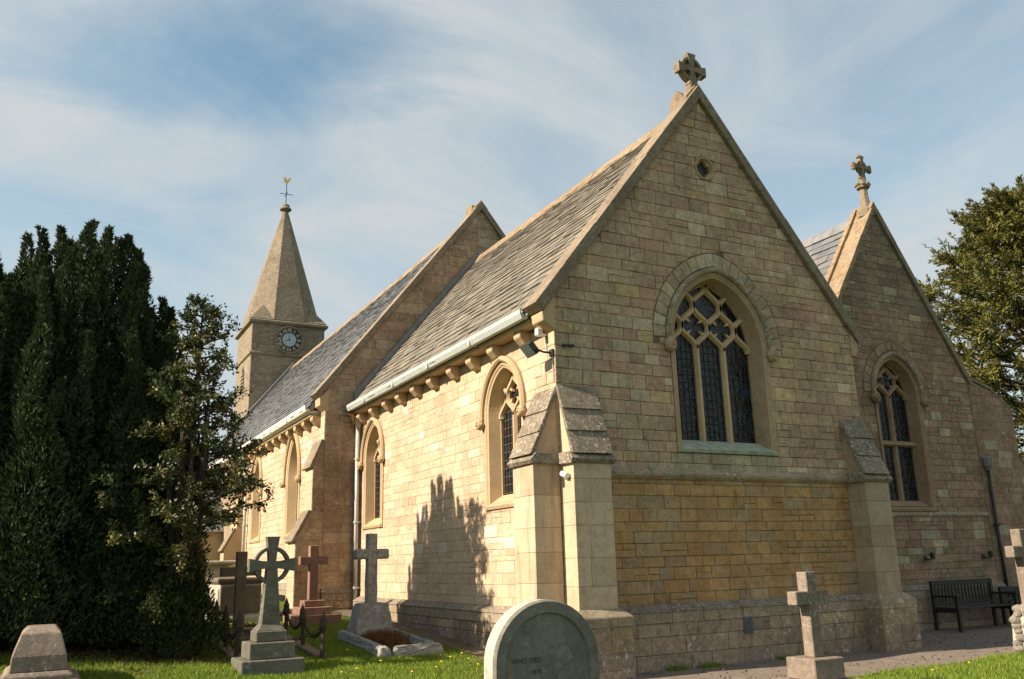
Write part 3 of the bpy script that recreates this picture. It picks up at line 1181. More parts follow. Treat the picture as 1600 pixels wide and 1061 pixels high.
# buttresses: stacked ashlar blocks, three sloping cap stones and a drip course
def buttress(P, u0, u1, dep, ztop, zwall, palf, mat, seed, plin=True, pbase=0.0, stained=False, caps=3, capmat='cap', zbot=ZP):
    rr = random.Random(seed)
    core = MB()
    core.box_uv(P, u0 + 0.01, u1 - 0.01, zbot - 0.02, ztop, 0.0, dep - 0.012)
    core.prism([(u0 + 0.01, ztop), (u1 - 0.01, ztop), (u1 - 0.01, ztop + 0.02), (u0 + 0.01, ztop + 0.02)], P, 0, dep - 0.02)
    bt = obj('buttress', core, 'mortar_pale', church)
    z = zbot
    while z < ztop - 0.05:
        h = rr.uniform(0.30, 0.46)
        if ztop - z - h < 0.2:
            h = ztop - z
        spl = [u0, u1]
        if rr.random() < 0.5:
            spl = [u0, u0 + (u1 - u0) * rr.uniform(0.35, 0.65), u1]
        for a, b in zip(spl[:-1], spl[1:]):
            blk = MB()
            blk.box_uv(P, a + (0.0015 if a > u0 else 0), b - (0.0015 if b < u1 else 0), z + 0.0015, z + h - 0.0015, -0.01 if len(spl) == 2 else 0.0, dep + rr.uniform(-0.002, 0.003))
            blk.t = [palf(rr)] * len(blk.f)
            obj('block', blk, mat, bt, bevel=0.004)
        z += h
    # drip course
    ov = 0.055
    v = []
    for u in (u0 - ov, u1 + ov):
        v += [P(u, ztop - 0.03, -0.02), P(u, ztop - 0.03, dep + 0.03), P(u, ztop + 0.02, dep + ov + 0.015), P(u, ztop + 0.05, dep + ov), P(u, ztop + 0.13, dep - 0.03), P(u, ztop + 0.13, -0.02)]
    obj('drip_course', MB().add(v, [tuple(range(6)), tuple(range(11, 5, -1))] + [(i, i + 6, (i + 1) % 6 + 6, (i + 1) % 6) for i in range(6)]), capmat, bt, bevel=0.008, jitter=0.004)
    # weathered slope with side cheeks
    z0 = ztop + 0.12
    v = [P(u0 + .01, z0, 0), P(u0 + .01, z0, dep - 0.02), P(u0 + .01, zwall - 0.03, 0), P(u1 - .01, z0, 0), P(u1 - .01, z0, dep - 0.02), P(u1 - .01, zwall - 0.03, 0)]
    obj('cheek', MB().add(v, [(0, 1, 2), (5, 4, 3), (0, 3, 4, 1), (1, 4, 5, 2), (2, 5, 3, 0)], palf(rr)), mat, bt)
    for i in range(caps):
        t0, t1 = i / caps, (i + 1) / caps
        n_0, n_1 = (dep + 0.0) * (1 - t0), (dep + 0.0) * (1 - t1)
        za, zb = z0 + (zwall - z0) * t0, z0 + (zwall - z0) * t1
        th = 0.06
        v = []
        for u in (u0 - 0.02, u1 + 0.02):
            v += [P(u, za - 0.01, n_0 - 0.03), P(u, za - 0.02, n_0 + th), P(u, zb + 0.02, n_1 + 0.012), P(u, zb, n_1 - 0.03)]
        obj('cap_stone', MB().add(v, [(0, 1, 2, 3), (7, 6, 5, 4), (0, 4, 5, 1), (1, 5, 6, 2), (2, 6, 7, 3), (3, 7, 4, 0)]), capmat, bt, bevel=0.01, jitter=0.005)
    if plin:
        e = 0.13
        pm = MB()
        pm.box_uv(P, u0 - e, u1 + e, pbase - 0.2, ZB - 0.13, 0.0, dep + e)
        pm.t = [(0.26, 0.20, 0.14)] * len(pm.f)
        pb = obj('buttress_base', pm, 'plinth_stone', bt)
        P2 = lambda u, z, q: P(u, z, q + dep + e)
        courses(P2, pb, u0 - e, u1 + e, pbase - 0.12, ZB - 0.13, (0.2, 0.28), (0.3, 0.6), lambda u, z, r_: pick(r_, PAL_PLI + [(2, (0.28, 0.21, 0.12))]), lambda u, z: 'plinth_stone', (), (), seed + 3, 0.0, proud=0.01)
        v = []
        a = e + 0.012
        ring0 = [(u0 - a, 0.0), (u0 - a, dep + a), (u1 + a, dep + a), (u1 + a, 0.0)]
        ring1 = [(u0 - 0.02, 0.0), (u0 - 0.02, dep + 0.02), (u1 + 0.02, dep + 0.02), (u1 + 0.02, 0.0)]
        pm = MB().loft([[P(u, ZB - 0.13, n) for u, n in ring0], [P(u, ZB, n) for u, n in ring0], [P(u, ZP + 0.012, n) for u, n in ring1]], True, True)
        obj('plinth_course', pm, 'lichen_stone', bt, bevel=0.008, jitter=0.003)
    return bt


ash = lambda rr: pick(rr, PAL_ASH)
sB = buttress(sP, 0.004, 0.60, 0.42, 2.95, 4.02, ash, 'ashlar_stained', 41, pbase=0.15)
eB = buttress(eP, 0.014, 0.63, 0.35, 2.94, 4.05, ash, 'ashlar', 43, pbase=0.05)
nB = buttress(eP, 5.63, 6.19, 0.38, 2.78, 3.85, lambda rr: pick(rr, [(2, (0.36, 0.275, 0.18)), (1, (0.32, 0.24, 0.16)), (1, (0.38, 0.31, 0.2))]), 'ashlar', 45, pbase=0.1)

# string course between the buttresses, in lengths
rr = random.Random(9)
u = 0.64
while u < 5.6:
    b = min(5.63, u + rr.uniform(0.7, 1.1))
    if 5.63 - b < 0.3:
        b = 5.63
    v = []
    for q in (u + 0.002, b - 0.002):
        v += [eP(q, 2.75, 0.0), eP(q, 2.75, 0.035), eP(q, 2.79, 0.075), eP(q, 2.83, 0.085), eP(q, 2.92, 0.012), eP(q, 2.92, 0.0)]
    obj('string_course', MB().add(v, [tuple(range(6)), tuple(range(11, 5, -1))] + [(i, i + 6, (i + 1) % 6 + 6, (i + 1) % 6) for i in range(6)]), 'lichen_stone', church, jitter=0.004)
    u = b

# copings and kneelers of the east gable
coping('coping_stone', eP, (-0.22, EV - 0.22 * slope), (W / 2, AP), 0.09, -0.36, 0.16, 'coping', church, 6)
coping('coping_stone', eP, (W + 0.14, EV - 0.14 * slope), (W / 2, AP), 0.09, -0.36, 0.16, 'coping', church, 6)
mb = MB()
mb.prism([(-0.20, 5.0), (0.02, 4.86), (0.02, 5.43), (-0.21, 5.13)], eP, 0.03, -0.33)
obj('kneeler', mb, 'ashlar', church, bevel=0.012).data.materials[0] = M['dressed']
mb = MB()
mb.prism([(W - 0.03, 5.0), (W + 0.03, 5.0), (W + 0.13, 5.1), (W + 0.13, 5.24), (W - 0.03, 5.42)], eP, 0.05, -0.33)
obj('kneeler', mb, 'dressed_shade', church, bevel=0.012)


def apex_kite(P, u, z, sl, th, n0, n1, mat):
    l = math.hypot(1, sl)
    a, b = th * sl / l, th / l
    obj('apex_coping', MB().prism([(u, z), (u + a, z + b), (u, z + th * l), (u - a, z + b)], P, n0, n1), mat, church)


def gablet(c, w_, h, dp, mat):
    x, y, z = c
    mb = MB()
    P = E(y)
    mb.prism([(x - w_, z), (x + w_, z), (x + w_ * 0.95, z + h * 0.25), (x, z + h), (x - w_ * 0.95, z + h * 0.25)], P, 0, -dp)
    return mb


apex_kite(eP, W / 2, AP, slope, 0.155, 0.088, -0.358, 'coping')
# apex stone with the wheel cross
apx = obj('apex_stone', gablet((W / 2, 0.0, AP - 0.05), 0.24, 0.36, 0.36, 'coping'), 'coping_yellow', church, bevel=0.015)
sg = MB()
P_ = S(W / 2 - 0.18)
sg.prism([(0.06, AP - 0.22), (0.46, AP - 0.22), (0.46, AP + 0.04), (0.26, AP + 0.26), (0.06, AP + 0.04)], P_, 0.06, -0.42)
obj('saddle_stone', sg, 'coping_yellow', church, bevel=0.015)


def wheel_cross(c, hw, P, n0, n1, ring, name, mat, parent, flare=0.55, arm=0.3, top=1.0, ringw=0.25):
    """four flared arms with a ring, centred c=(u,z), half span hw"""
    u, z = c
    mb = MB()
    a = hw * 0.16
    for k in range(4):
        an = k * math.pi / 2
        L_ = hw * (top if k == 1 else 1)
        pts = [(-a, a), (-a * 1.05, hw * 0.4), (-hw * flare * 0.5, L_), (hw * flare * 0.5, L_), (a * 1.05, hw * 0.4), (a, a)]
        poly = [(u + q[1] * math.cos(an) - q[0] * math.sin(an), z + q[1] * math.sin(an) + q[0] * math.cos(an)) for q in pts]
        mb.prism(poly, P, n0, n1)
    mb.prism([(u - a, z - a), (u + a, z - a), (u + a, z + a), (u - a, z + a)], P, n0, n1)
    K = 28
    rm = []
    for r_0, nn in ((ring * (1 - ringw), n0 - 0.012), (ring, n0 - 0.012), (ring, n1 + 0.012), (ring * (1 - ringw), n1 + 0.012), (ring * (1 - ringw), n0 - 0.012)):
        rm.append([P(u + r_0 * math.cos(i * 2 * math.pi / K), z + r_0 * math.sin(i * 2 * math.pi / K), nn) for i in range(K)])
    mb.loft(rm, True)
    return obj(name, mb, mat, parent)


xm = MB().box((W / 2 - 0.085, 0.02, AP + 0.1), (W / 2 + 0.085, 0.19, AP + 0.42))
fin = obj('cross_finial', xm, 'coping', church, bevel=0.02)
wheel_cross((W / 2, AP + 0.63), 0.30, E(0.105), 0.075, -0.075, 0.235, 'wheel_cross', 'coping', fin, 0.62, ringw=0.22)

# roof of the chancel
tone_t = lambda rr: pick(rr, [(3, (0.185, 0.166, 0.134)), (2, (0.21, 0.188, 0.15)), (1.5, (0.158, 0.143, 0.118)), (0.8, (0.24, 0.212, 0.162))])
tone_sl = lambda rr: pick(rr, [(3, (0.14, 0.145, 0.15)), (2, (0.165, 0.165, 0.165)), (1, (0.12, 0.125, 0.135))])
RSL = 1.215
rs = math.atan(RSL)
SLATES = []
run = (W / 2 + 0.32) / math.cos(rs)
A0 = (-0.32, 0.34, AP - 0.05 - (W / 2 + 0.32) * RSL)
_, o_ = roof('roof', A0, (0, 1, 0), (math.cos(rs), 0, math.sin(rs)), L - 0.34, run, (0.22, 0.12), (0.22, 0.42), tone_t, 'tile', 'mortar', 51)
SLATES += o_
A1 = (W + 0.30, 0.34, AP - 0.05 - (W / 2 + 0.30) * RSL)
nr = MB()
c = [(W / 2, 0.34, AP - 0.05), (W / 2, L, AP - 0.05), (W + 0.3, L, A1[2]), (W + 0.3, 0.34, A1[2])]
nr.add(c + [(x, y, z - 0.13) for x, y, z in c], [(0, 1, 2, 3), (7, 6, 5, 4), (0, 4, 5, 1), (1, 5, 6, 2), (2, 6, 7, 3), (3, 7, 4, 0)], (0.22, 0.19, 0.14))
obj('roof', nr, 'tile', church)


def ridge(x, z, y0, y1, mat, wd=0.2, n=18):
    rr = random.Random(int(y0 * 10) + 5)
    for i in range(n):
        a, b = y0 + (y1 - y0) * i / n + 0.004, y0 + (y1 - y0) * (i + 1) / n - 0.004
        dz = rr.uniform(-0.006, 0.006)
        v = []
        for y in (a, b):
            v += [(x - wd, y, z - wd * slope + dz), (x - wd * 0.5, y, z - wd * 0.5 * slope + 0.05 + dz), (x, y, z + 0.075 + dz), (x + wd * 0.5, y, z - wd * 0.5 * slope + 0.05 + dz), (x + wd, y, z - wd * slope + dz)]
        obj('ridge_tile', MB().add(v, [(0, 1, 2, 3, 4), (9, 8, 7, 6, 5)] + [(k, k + 5, k + 6, k + 1) for k in range(4)] + [(0, 4, 9, 5)]), mat, church)


ridge(W / 2, AP - 0.02, 0.38, L, 'coping_yellow')


# corbel table, cornice and gutter
def corbels(x0, ys, z, mat, wdt=0.21):
    for y in ys:
        P = S(x0)
        v = []
        for u in (y - wdt / 2, y + wdt / 2):
            v += [P(u, z, 0.0), P(u, z, 0.20), P(u, z - 0.10, 0.20), P(u, z - 0.20, 0.10), P(u, z - 0.24, 0.0)]
        obj('corbel', MB().add(v, [(0, 1, 2, 3, 4), (9, 8, 7, 6, 5)] + [(i, i + 5, (i + 1) % 5 + 5, (i + 1) % 5) for i in range(5)]), mat, church, bevel=0.012, jitter=0.003)


def run_box(name, x0, y0, y1, z0, z1, n0, n1, mat, step=1.2, bev=0.008):
    y = y0
    while y < y1 - 0.01:
        b = min(y1, y + step)
        mb = MB()
        mb.box_uv(S(x0), y + 0.002, b - 0.002, z0, z1, n0, n1)
        obj(name, mb, mat, church, bevel=bev)
        y = b


corbels(0.0, [0.79, 1.75, 2.57, 3.41, 4.35, 5.2, 6.05, 6.86, 7.73, 8.59], 5.02, 'dressed')
run_box('cornice', 0.0, 0.34, L - 0.02, 5.02, 5.10, 0.0, 0.24, 'dressed')


def gutter(x0, y0, y1, z, mat, n=0.26):
    mb = MB()
    prof = [(n, z), (n + 0.02, z - 0.02), (n + 0.10, z - 0.02), (n + 0.135, z + 0.06), (n + 0.135, z + 0.12), (n + 0.12, z + 0.12), (n + 0.115, z + 0.07), (n + 0.02, z + 0.03), (n, z + 0.10)]
    mb.loft([[S(x0)(y, zz_, nn) for nn, zz_ in prof] for y in (y0, y1)], True, True)
    g_ = obj('gutter', mb, mat, church)
    y = y0 + 1.8
    while y < y1:
        b = MB()
        b.box_uv(S(x0), y - 0.03, y + 0.03, z - 0.025, z + 0.123, n, n + 0.141)
        obj('gutter_joint', b, mat, g_)
        y += 1.83


gutter(0.0, 0.30, L - 0.1, 5.11, 'gutter')


def downpipe(x, y, z0, z1, mat, r_=0.048, hopper=True):
    mb = MB()
    mb.tube([(x, y, z0), (x, y, z1)], r_, 12)
    d0 = obj('downpipe', mb, mat, church, smooth=True)
    z = z0 + 0.5
    while z < z1:
        c = MB().lathe((x, y, z), [(r_, -0.03), (r_ + 0.016, -0.025), (r_ + 0.016, 0.025), (r_, 0.03)], 12)
        obj('pipe_collar', c, mat, d0)
        b = MB().box((x, y - 0.075, z - 0.015), (x + 0.075, y + 0.075, z + 0.015))
        obj('pipe_bracket', b, mat, d0)
        z += 1.42
    if hopper:
        h = MB().lathe((x, y, z1), [(r_, -0.05), (0.075, 0.03), (0.12, 0.17), (0.125, 0.27), (0.10, 0.27)], 4, rot=0.5)
        obj('rain_hopper', h, mat, d0, bevel=0.006)
    return d0


dp = downpipe(-0.11, 8.82, float(ground(-0.1, 8.82)), 4.72, 'pipe')

# ================================================== nave
NX0, NX1, NC, NAP, NE_, NL = -0.85, 7.30, 3.22, 10.75, 5.60, 29.3
nslope = (NAP - NE_) / (NC - NX0)
nP = E(L)
nsP = S(NX0)
ne = plate('nave_east_wall', [(NX0, 0.3), (NX1, 0.3), (NX1, NE_), (NC, NAP), (NX0, NE_)], [], nP, 0.6, 'mortar_pale', church)
lw = math.hypot(1, nslope)
nh = [(-nslope / lw, 1 / lw, (NE_ - nslope * NX0) / lw), (nslope / lw, 1 / lw, (NE_ + nslope * NX1) / lw)]
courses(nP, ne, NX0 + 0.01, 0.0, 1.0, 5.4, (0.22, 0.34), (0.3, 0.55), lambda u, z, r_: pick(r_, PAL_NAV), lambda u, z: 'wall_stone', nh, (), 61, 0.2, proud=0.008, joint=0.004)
# gable above the chancel roof
up = [(slope / math.hypot(1, slope), -1 / math.hypot(1, slope), (slope * W / 2 - AP + 0.1 + 0.0 * W) / math.hypot(1, slope))]
lwc = math.hypot(1, RSL)
upl = (RSL / lwc, -1 / lwc, (RSL * (W / 2) - (AP - 0.12)) / lwc)     # above the south slope
courses(nP, ne, NX0, W / 2 + 0.02, 5.0, NAP, (0.22, 0.34), (0.32, 0.6), lambda u, z, r_: pick(r_, PAL_NAV), lambda u, z: 'wall_stone', nh + [upl], (), 62, 0.2, proud=0.01, joint=0.005)
upr = (-RSL / lwc, -1 / lwc, (-RSL * (W / 2) - (AP - 0.12)) / lwc)
courses(nP, ne, W / 2 + 0.02, NX1, 5.0, NAP, (0.22, 0.34), (0.32, 0.6), lambda u, z, r_: pick(r_, PAL_NAV), lambda u, z: 'wall_stone', nh + [upr], (), 63, 0.2, proud=0.01, joint=0.005)
coping('coping_stone', nP, (NX0 - 0.16, NE_ - 0.16 * nslope), (NC, NAP), 0.08, -0.4, 0.14, 'coping', church, 7)
coping('coping_stone', nP, (NX1 + 0.16, NE_ - 0.16 * nslope), (NC, NAP), 0.08, -0.4, 0.14, 'coping', church, 7)
apex_kite(nP, NC, NAP, nslope, 0.135, 0.078, -0.398, 'coping')
obj('apex_stone', gablet((NC, L - 0.05, NAP - 0.02), 0.20, 0.30, 0.30, 'coping'), 'coping', church, bevel=0.015)
sg = MB()
sg.prism([(L + 0.10, NAP - 0.15), (L + 0.55, NAP - 0.15), (L + 0.52, NAP + 0.16), (L + 0.32, NAP + 0.22), (L + 0.12, NAP + 0.16)], S(NC - 0.16), 0.05, -0.36)
obj('saddle_stone', sg, 'coping_yellow', church, bevel=0.015)
mb = MB()
mb.prism([(NX0 - 0.14, 5.22), (NX0 + 0.06, 5.06), (NX0 + 0.06, 5.62), (NX0 - 0.15, 5.40)], nP, 0.04, -0.36)
obj('kneeler', mb, 'dressed', church, bevel=0.01)
# lead flashing where the chancel roof meets the nave gable
for sx in (-1, 1):
    mb = MB()
    a = (W / 2 + sx * (W / 2 + 0.2), AP - 0.02 - (W / 2 + 0.2) * RSL)
    b = (W / 2, AP - 0.02)
    nu, nz = -sx * 0, 0.2
    mb.prism([a, b, (b[0], b[1] + 0.20), (a[0], a[1] + 0.20)] if sx > 0 else [a, b, (b[0], b[1] + 0.2), (a[0], a[1] + 0.2)], nP, 0.005, 0.10)
    obj('flashing', mb, 'lead', church, bevel=0.01)

nwins = [Arch(11.75, 2.55, 3.85, 0.62, 1.05), Arch(16.1, 2.55, 3.85, 0.62, 1.05)]
ns = plate('nave_south_wall', [(L + 0.61, 0.3), (NL, 0.3), (NL, 5.15), (L + 0.61, 5.15)], [a.outline(0.03, bot=a.zs - 0.1) for a in nwins], nsP, 0.6, 'mortar_pale', church)
hole_n = []
for a in nwins:
    hole_n += [a.ccw(0.125, bot=a.zs - 0.19), [q for q in a.ccw(0.2) if q[1] >= a.zp - 1e-6]]
courses(nsP, ns, L, 20.0, 1.0, 5.0, (0.15, 0.2), (0.25, 0.5), tone_s, lambda u, z: 'sun_stone', (), hole_n, 64, 0.1, joint=0.004, proud=0.009)
for i, a in enumerate(nwins):
    gothic_window(nsP, Vector((-1, 0, 0)), a, 2, 'dressed', depth=0.22, H=0.36, guard='guard_pale', seed=15 + i, heads=False)
obj('north_wall', MB().box((NX1 - 0.6, L + 0.61, 0.3), (NX1, NL, 5.1)), 'mortar', church)
obj('west_wall', MB().box((NX0 + 0.6, NL - 0.6, 0.3), (NX1 - 0.61, NL - 0.01, 5.05)), 'mortar', church)
NRS = 1.245
rsn = math.atan(NRS)
runn = (NC - NX0 + 0.30) / math.cos(rsn)
_, o_ = roof('roof', (NX0 - 0.30, L + 0.38, NAP - 0.10 - (NC - NX0 + 0.30) * NRS), (0, 1, 0), (math.cos(rsn), 0, math.sin(rsn)), NL - L - 0.38, runn, (0.2, 0.2), (0.3, 0.4), tone_sl, 'slate', 'lead', 66)
SLATES += o_
c = [(NC, L + 0.38, NAP - 0.1), (NC, NL, NAP - 0.1), (NX1 + 0.3, NL, 5.2), (NX1 + 0.3, L + 0.38, 5.2)]
obj('roof', MB().add(c + [(x, y, z - 0.13) for x, y, z in c], [(0, 1, 2, 3), (7, 6, 5, 4), (0, 4, 5, 1), (1, 5, 6, 2), (2, 6, 7, 3), (3, 7, 4, 0)], (0.15, 0.15, 0.15)), 'slate', church)
ridge(NC, NAP - 0.06, L + 0.42, NL, 'coping_yellow', 0.16, 40)
# west verge against the tower
for sx, xe in ((-1, NX0 - 0.3), (1, NX1 + 0.3)):
    mb = MB()
    a, b = (xe, NAP - 0.06 - abs(NC - xe) * NRS), (NC, NAP - 0.06)
    mb.prism([a, b, (b[0], b[1] + 0.22), (a[0], a[1] + 0.22)], E(NL), 0.0, 0.28)
    obj('flashing', mb, 'lead', church, bevel=0.01)
corbels(NX0, list(np.arange(9.42, 20, 0.79)), 5.03, 'dressed')
run_box('cornice', NX0, L + 0.42, 20.0, 5.03, 5.10, 0.0, 0.22, 'dressed', 2.0)
run_box('fascia', NX0, L + 0.42, NL, 5.103, 5.17, 0.0, 0.26, 'gutter_white', 20.0)
gutter(NX0, L + 0.40, NL, 5.16, 'gutter_white', 0.24)
downpipe(NX0 - 0.10, 17.2, float(ground(-0.95, 17.2)), 4.9, 'pipe', hopper=False)


def step_buttress(P, prof, w0, w1, mat, tone, caps, seed):
    """buttress flush with a wall: stepped outline in the wall plane P, thickness w0..w1"""
    mb = MB().prism(prof, P, w0, w1, tone)
    b = obj('buttress', mb, 'mortar_pale', church)
    for (a, c) in caps:
        du, dz = c[0] - a[0], c[1] - a[1]
        l = math.hypot(du, dz)
        nu, nz = -dz / l, du / l
        if nz < 0:
            nu, nz = -nu, -nz
        ex, ez = -du / l * 0.06, -dz / l * 0.06
        m_ = MB().prism([(a[0] + ex, a[1] + ez), c, (c[0] + nu * 0.07, c[1] + nz * 0.07), (a[0] + ex + nu * 0.07, a[1] + ez + nz * 0.07)], P, w0 + 0.02, w1 - 0.02)
        obj('cap_stone', m_, 'coping', b, bevel=0.01, jitter=0.004)
    return b


nprof = [(NX0, 0.3), (-1.44, 0.3), (-1.44, 2.2), (-1.10, 2.83), (-1.10, 3.83), (NX0, 4.42)]
nb1 = step_buttress(nP, nprof, 0.012, -0.62, 'wall_stone', (0.3, 0.24, 0.15), [((-1.44, 2.2), (-1.10, 2.83)), ((-1.10, 3.83), (NX0, 4.42))], 71)
nP2 = E(L - 0.012)
for (ua, ub, za, zb) in ((-1.44, NX0, 0.7, 2.2), (-1.10, NX0, 2.83, 3.83)):
    courses(nP2, nb1, ua, ub, za, zb, (0.22, 0.32), (0.28, 0.45), lambda u, z, r_: pick(r_, PAL_NAV), lambda u, z: 'wall_stone', (), (), 72 + int(za * 3), 0.0, proud=0.008, joint=0.004)
courses(nP2, nb1, -1.44, NX0, 2.2, 2.83, (0.2, 0.32), (0.28, 0.45), lambda u, z, r_: pick(r_, PAL_NAV), lambda u, z: 'wall_stone', [(-0.63, 0.34, 0.34 * 2.2 + 0.63 * 1.44)], (), 75, 0.0, proud=0.008, joint=0.004)
for (xf, za, zb) in ((-1.44, 0.75, 2.2), (-1.10, 2.83, 3.83)):
    courses(S(xf), nb1, L + 0.0, L + 0.62, za, zb, (0.28, 0.4), (0.62, 0.63), lambda u, z, r_: pick(r_, [(1, (0.50, 0.41, 0.27))]), lambda u, z: 'ashlar', (), (), 77, 0.0, proud=0.005, joint=0.003)
step_buttress(E(17.6), [(NX0, 0.5), (-1.44, 0.5), (-1.44, 2.2), (-1.10, 2.83), (-1.10, 3.83), (NX0, 4.42)], 0.0, -0.6, 'ashlar', (0.42, 0.34, 0.22), [((-1.44, 2.2), (-1.10, 2.83)), ((-1.10, 3.83), (NX0, 4.42))], 81).data.materials[0] = M['dressed']
plinth(E(L), NX0 - 0.0, -0.14, 0.6, 0.7, church, 83, n=0.06, top=1.15, brk=1.05)
plinth(nsP, L + 0.64, 20.0, 0.7, 1.0, church, 84, n=0.10, top=1.25, brk=1.1)

# porch on the far side of the nave wall
pm = MB()
pm.box((-3.3, 21.4, 0.6), (NX0 - 0.001, 24.6, 3.0))
pm.prism([(21.4, 3.0), (24.6, 3.0), (23.0, 5.0)], S(-3.3), 0, 2.44)
porch = obj('porch', MB().add(pm.v[:8], pm.f[:6]), 'dressed', church)
mb = MB()
mb.prism([(21.2, 2.9), (21.4, 2.9), (23.0, 4.9), (24.6, 2.9), (24.8, 2.9), (23.0, 5.15)], lambda u, z, n: (-3.45 + n, u, z), 0.0, 2.58)
obj('roof', mb, 'lead', porch)
mb = MB()
mb.prism([(21.42, 3.0), (24.58, 3.0), (23.0, 4.88)], lambda u, z, n: (-3.3 + n, u, z), 0.0, 0.4)
obj('gable', mb, 'dressed', porch)

# ================================================== tower
TX0, TX1, TY0, TY1, TZ = 1.30, 4.70, 29.32, 32.75, 12.75
tcx, tcy = (TX0 + TX1) / 2, (TY0 + TY1) / 2
tw = MB().box((TX0, TY0, 0.5), (TX1, TY1, TZ))
tower = obj('tower', tw, 'rubble', church, bevel=0.02)
for z, o_, h in ((11.22, 0.07, 0.14), (TZ - 0.02, 0.14, 0.20)):
    mb = MB()
    mb.loft([[(TX0 - a, TY0 - a, zz_), (TX1 + a, TY0 - a, zz_), (TX1 + a, TY1 + a, zz_), (TX0 - a, TY1 + a, zz_)] for a, zz_ in ((0.0, z - h * 0.4), (o_, z), (o_, z + h * 0.5), (0.01, z + h))], True, True)
    obj('string_course' if z < 12 else 'cornice', mb, 'coping', tower)
# south belfry opening with louvres
lm = MB()
lm.prism([(30.6, 9.6), (31.4, 9.6), (31.4, 10.6), (31.0, 11.0), (30.6, 10.6)], S(TX0), -0.02, 0.006)
bo = obj('belfry_opening', lm, 'iron', tower)
for k in range(6):
    b = MB().box((TX0 - 0.04, 30.62, 9.65 + k * 0.17), (TX0 - 0.004, 31.38, 9.70 + k * 0.17))
    obj('louvre', b, 'dressed_shade', bo)
# broach spire
sp0, sp1, hb = TZ + 0.17, 19.1, 1.05
hwid = (TX1 - TX0) / 2 + 0.08
t8 = math.tan(math.pi / 8)


def octo(r_, z):
    q = r_ * t8
    pts = [(q, -r_), (r_, -q), (r_, q), (q, r_), (-q, r_), (-r_, q), (-r_, -q), (-q, -r_)]
    return [(tcx + a, tcy + b, z) for a, b in pts]


mb = MB()
lev = []
for i in range(9):
    t = i / 8
    lev.append(octo(hwid * (1 - t) + 0.12 * t, sp0 + (sp1 - sp0) * t))
mb.loft(lev, True, True)
spire = obj('spire', mb, 'spire', tower)
for sx in (-1, 1):
    for sy in (-1, 1):
        q = hwid * t8
        a = (tcx + sx * hwid, tcy + sy * hwid, sp0)
        b = (tcx + sx * q, tcy + sy * hwid, sp0)
        c = (tcx + sx * hwid, tcy + sy * q, sp0)
        f_ = 1 - (hb / (sp1 - sp0)) * 0.72
        r_t = hwid * f_ * 0.735
        dd = (tcx + sx * r_t, tcy + sy * r_t, sp0 + hb * 0.8)
        obj('broach', MB().add([a, b, c, dd], [(0, 1, 3), (1, 2, 3), (2, 0, 3), (0, 2, 1)]), 'spire', spire)
obj('spire_cap', MB().lathe((tcx, tcy, sp1), [(0.13, -0.03), (0.17, 0.02), (0.29, 0.10), (0.29, 0.16), (0.2, 0.24), (0.19, 0.36), (0.05, 0.40)], 14), 'coping', spire)
vane = MB().tube([(tcx, tcy, sp1 + 0.35), (tcx, tcy, sp1 + 1.62)], 0.022, 6)
vane.tube([(tcx - 0.33, tcy, sp1 + 0.98), (tcx + 0.33, tcy, sp1 + 0.98)], 0.016, 6)
vane.tube([(tcx, tcy - 0.33, sp1 + 0.98), (tcx, tcy + 0.33, sp1 + 0.98)], 0.016, 6)
vo_ = obj('weathervane', vane, 'iron', spire)
ck = [(-0.16, 0.02), (-0.05, -0.06), (0.08, -0.05), (0.15, 0.06), (0.22, 0.2), (0.12, 0.24), (0.06, 0.12), (-0.02, 0.12), (-0.08, 0.26), (-0.12, 0.27), (-0.13, 0.2), (-0.2, 0.17), (-0.13, 0.14)]
obj('cockerel', MB().prism([(tcx + a, sp1 + 1.66 + b) for a, b in ck], E(tcy), 0.02, -0.02), 'gold', vo_)
# clock on the east face
tP = E(TY0)
ccx, ccz, cr_ = 3.02, 12.0, 0.60


def disc(r0, r1, n0, n1, K=40):
    m_ = MB()
    rings = []
    for r_q, nn in ((r0, n0), (r0, n1), (r1, n1), (r1, n0)):
        rings.append([tP(ccx + r_q * math.cos(i * 2 * math.pi / K), ccz + r_q * math.sin(i * 2 * math.pi / K), nn) for i in range(K)])
    m_.loft(rings, True)
    if r1 == 0:
        pass
    return m_


clock = obj('clock', disc(cr_, 0.001, -0.01, 0.05), 'clock_ring', tower)
obj('clock_rim', disc(cr_ + 0.09, cr_ - 0.01, -0.01, 0.08), 'coping', clock)
obj('dial', disc(0.32, 0.001, 0.04, 0.066), 'clock_face', clock)
ROM = ['XII', 'I', 'II', 'III', 'IIII', 'V', 'VI', 'VII', 'VIII', 'IX', 'X', 'XI']


def text_mesh(name, body, size, mat, parent, matrix, extrude=0.006, sx=1.0):
    cu = bpy.data.curves.new(name, 'FONT')
    cu.body = body
    cu.size = size
    cu.extrude = extrude
    cu.align_x = 'CENTER'
    cu.align_y = 'CENTER'
    to = bpy.data.objects.new(name, cu)
    COL.objects.link(to)
    dg = bpy.context.evaluated_depsgraph_get()
    me = bpy.data.meshes.new_from_object(to.evaluated_get(dg))
    bpy.data.objects.remove(to)
    bpy.data.curves.remove(cu)
    me.transform(matrix @ Matrix.Diagonal((sx, 1, 1, 1)))
    me.name = name
    me.materials.clear()
    me.materials.append(M[mat])
    o = bpy.data.objects.new(name, me)
    COL.objects.link(o)
    o.parent = parent
    if parent.type == 'EMPTY':
        o.matrix_parent_inverse = Matrix.Translation(-parent.location)
    return o


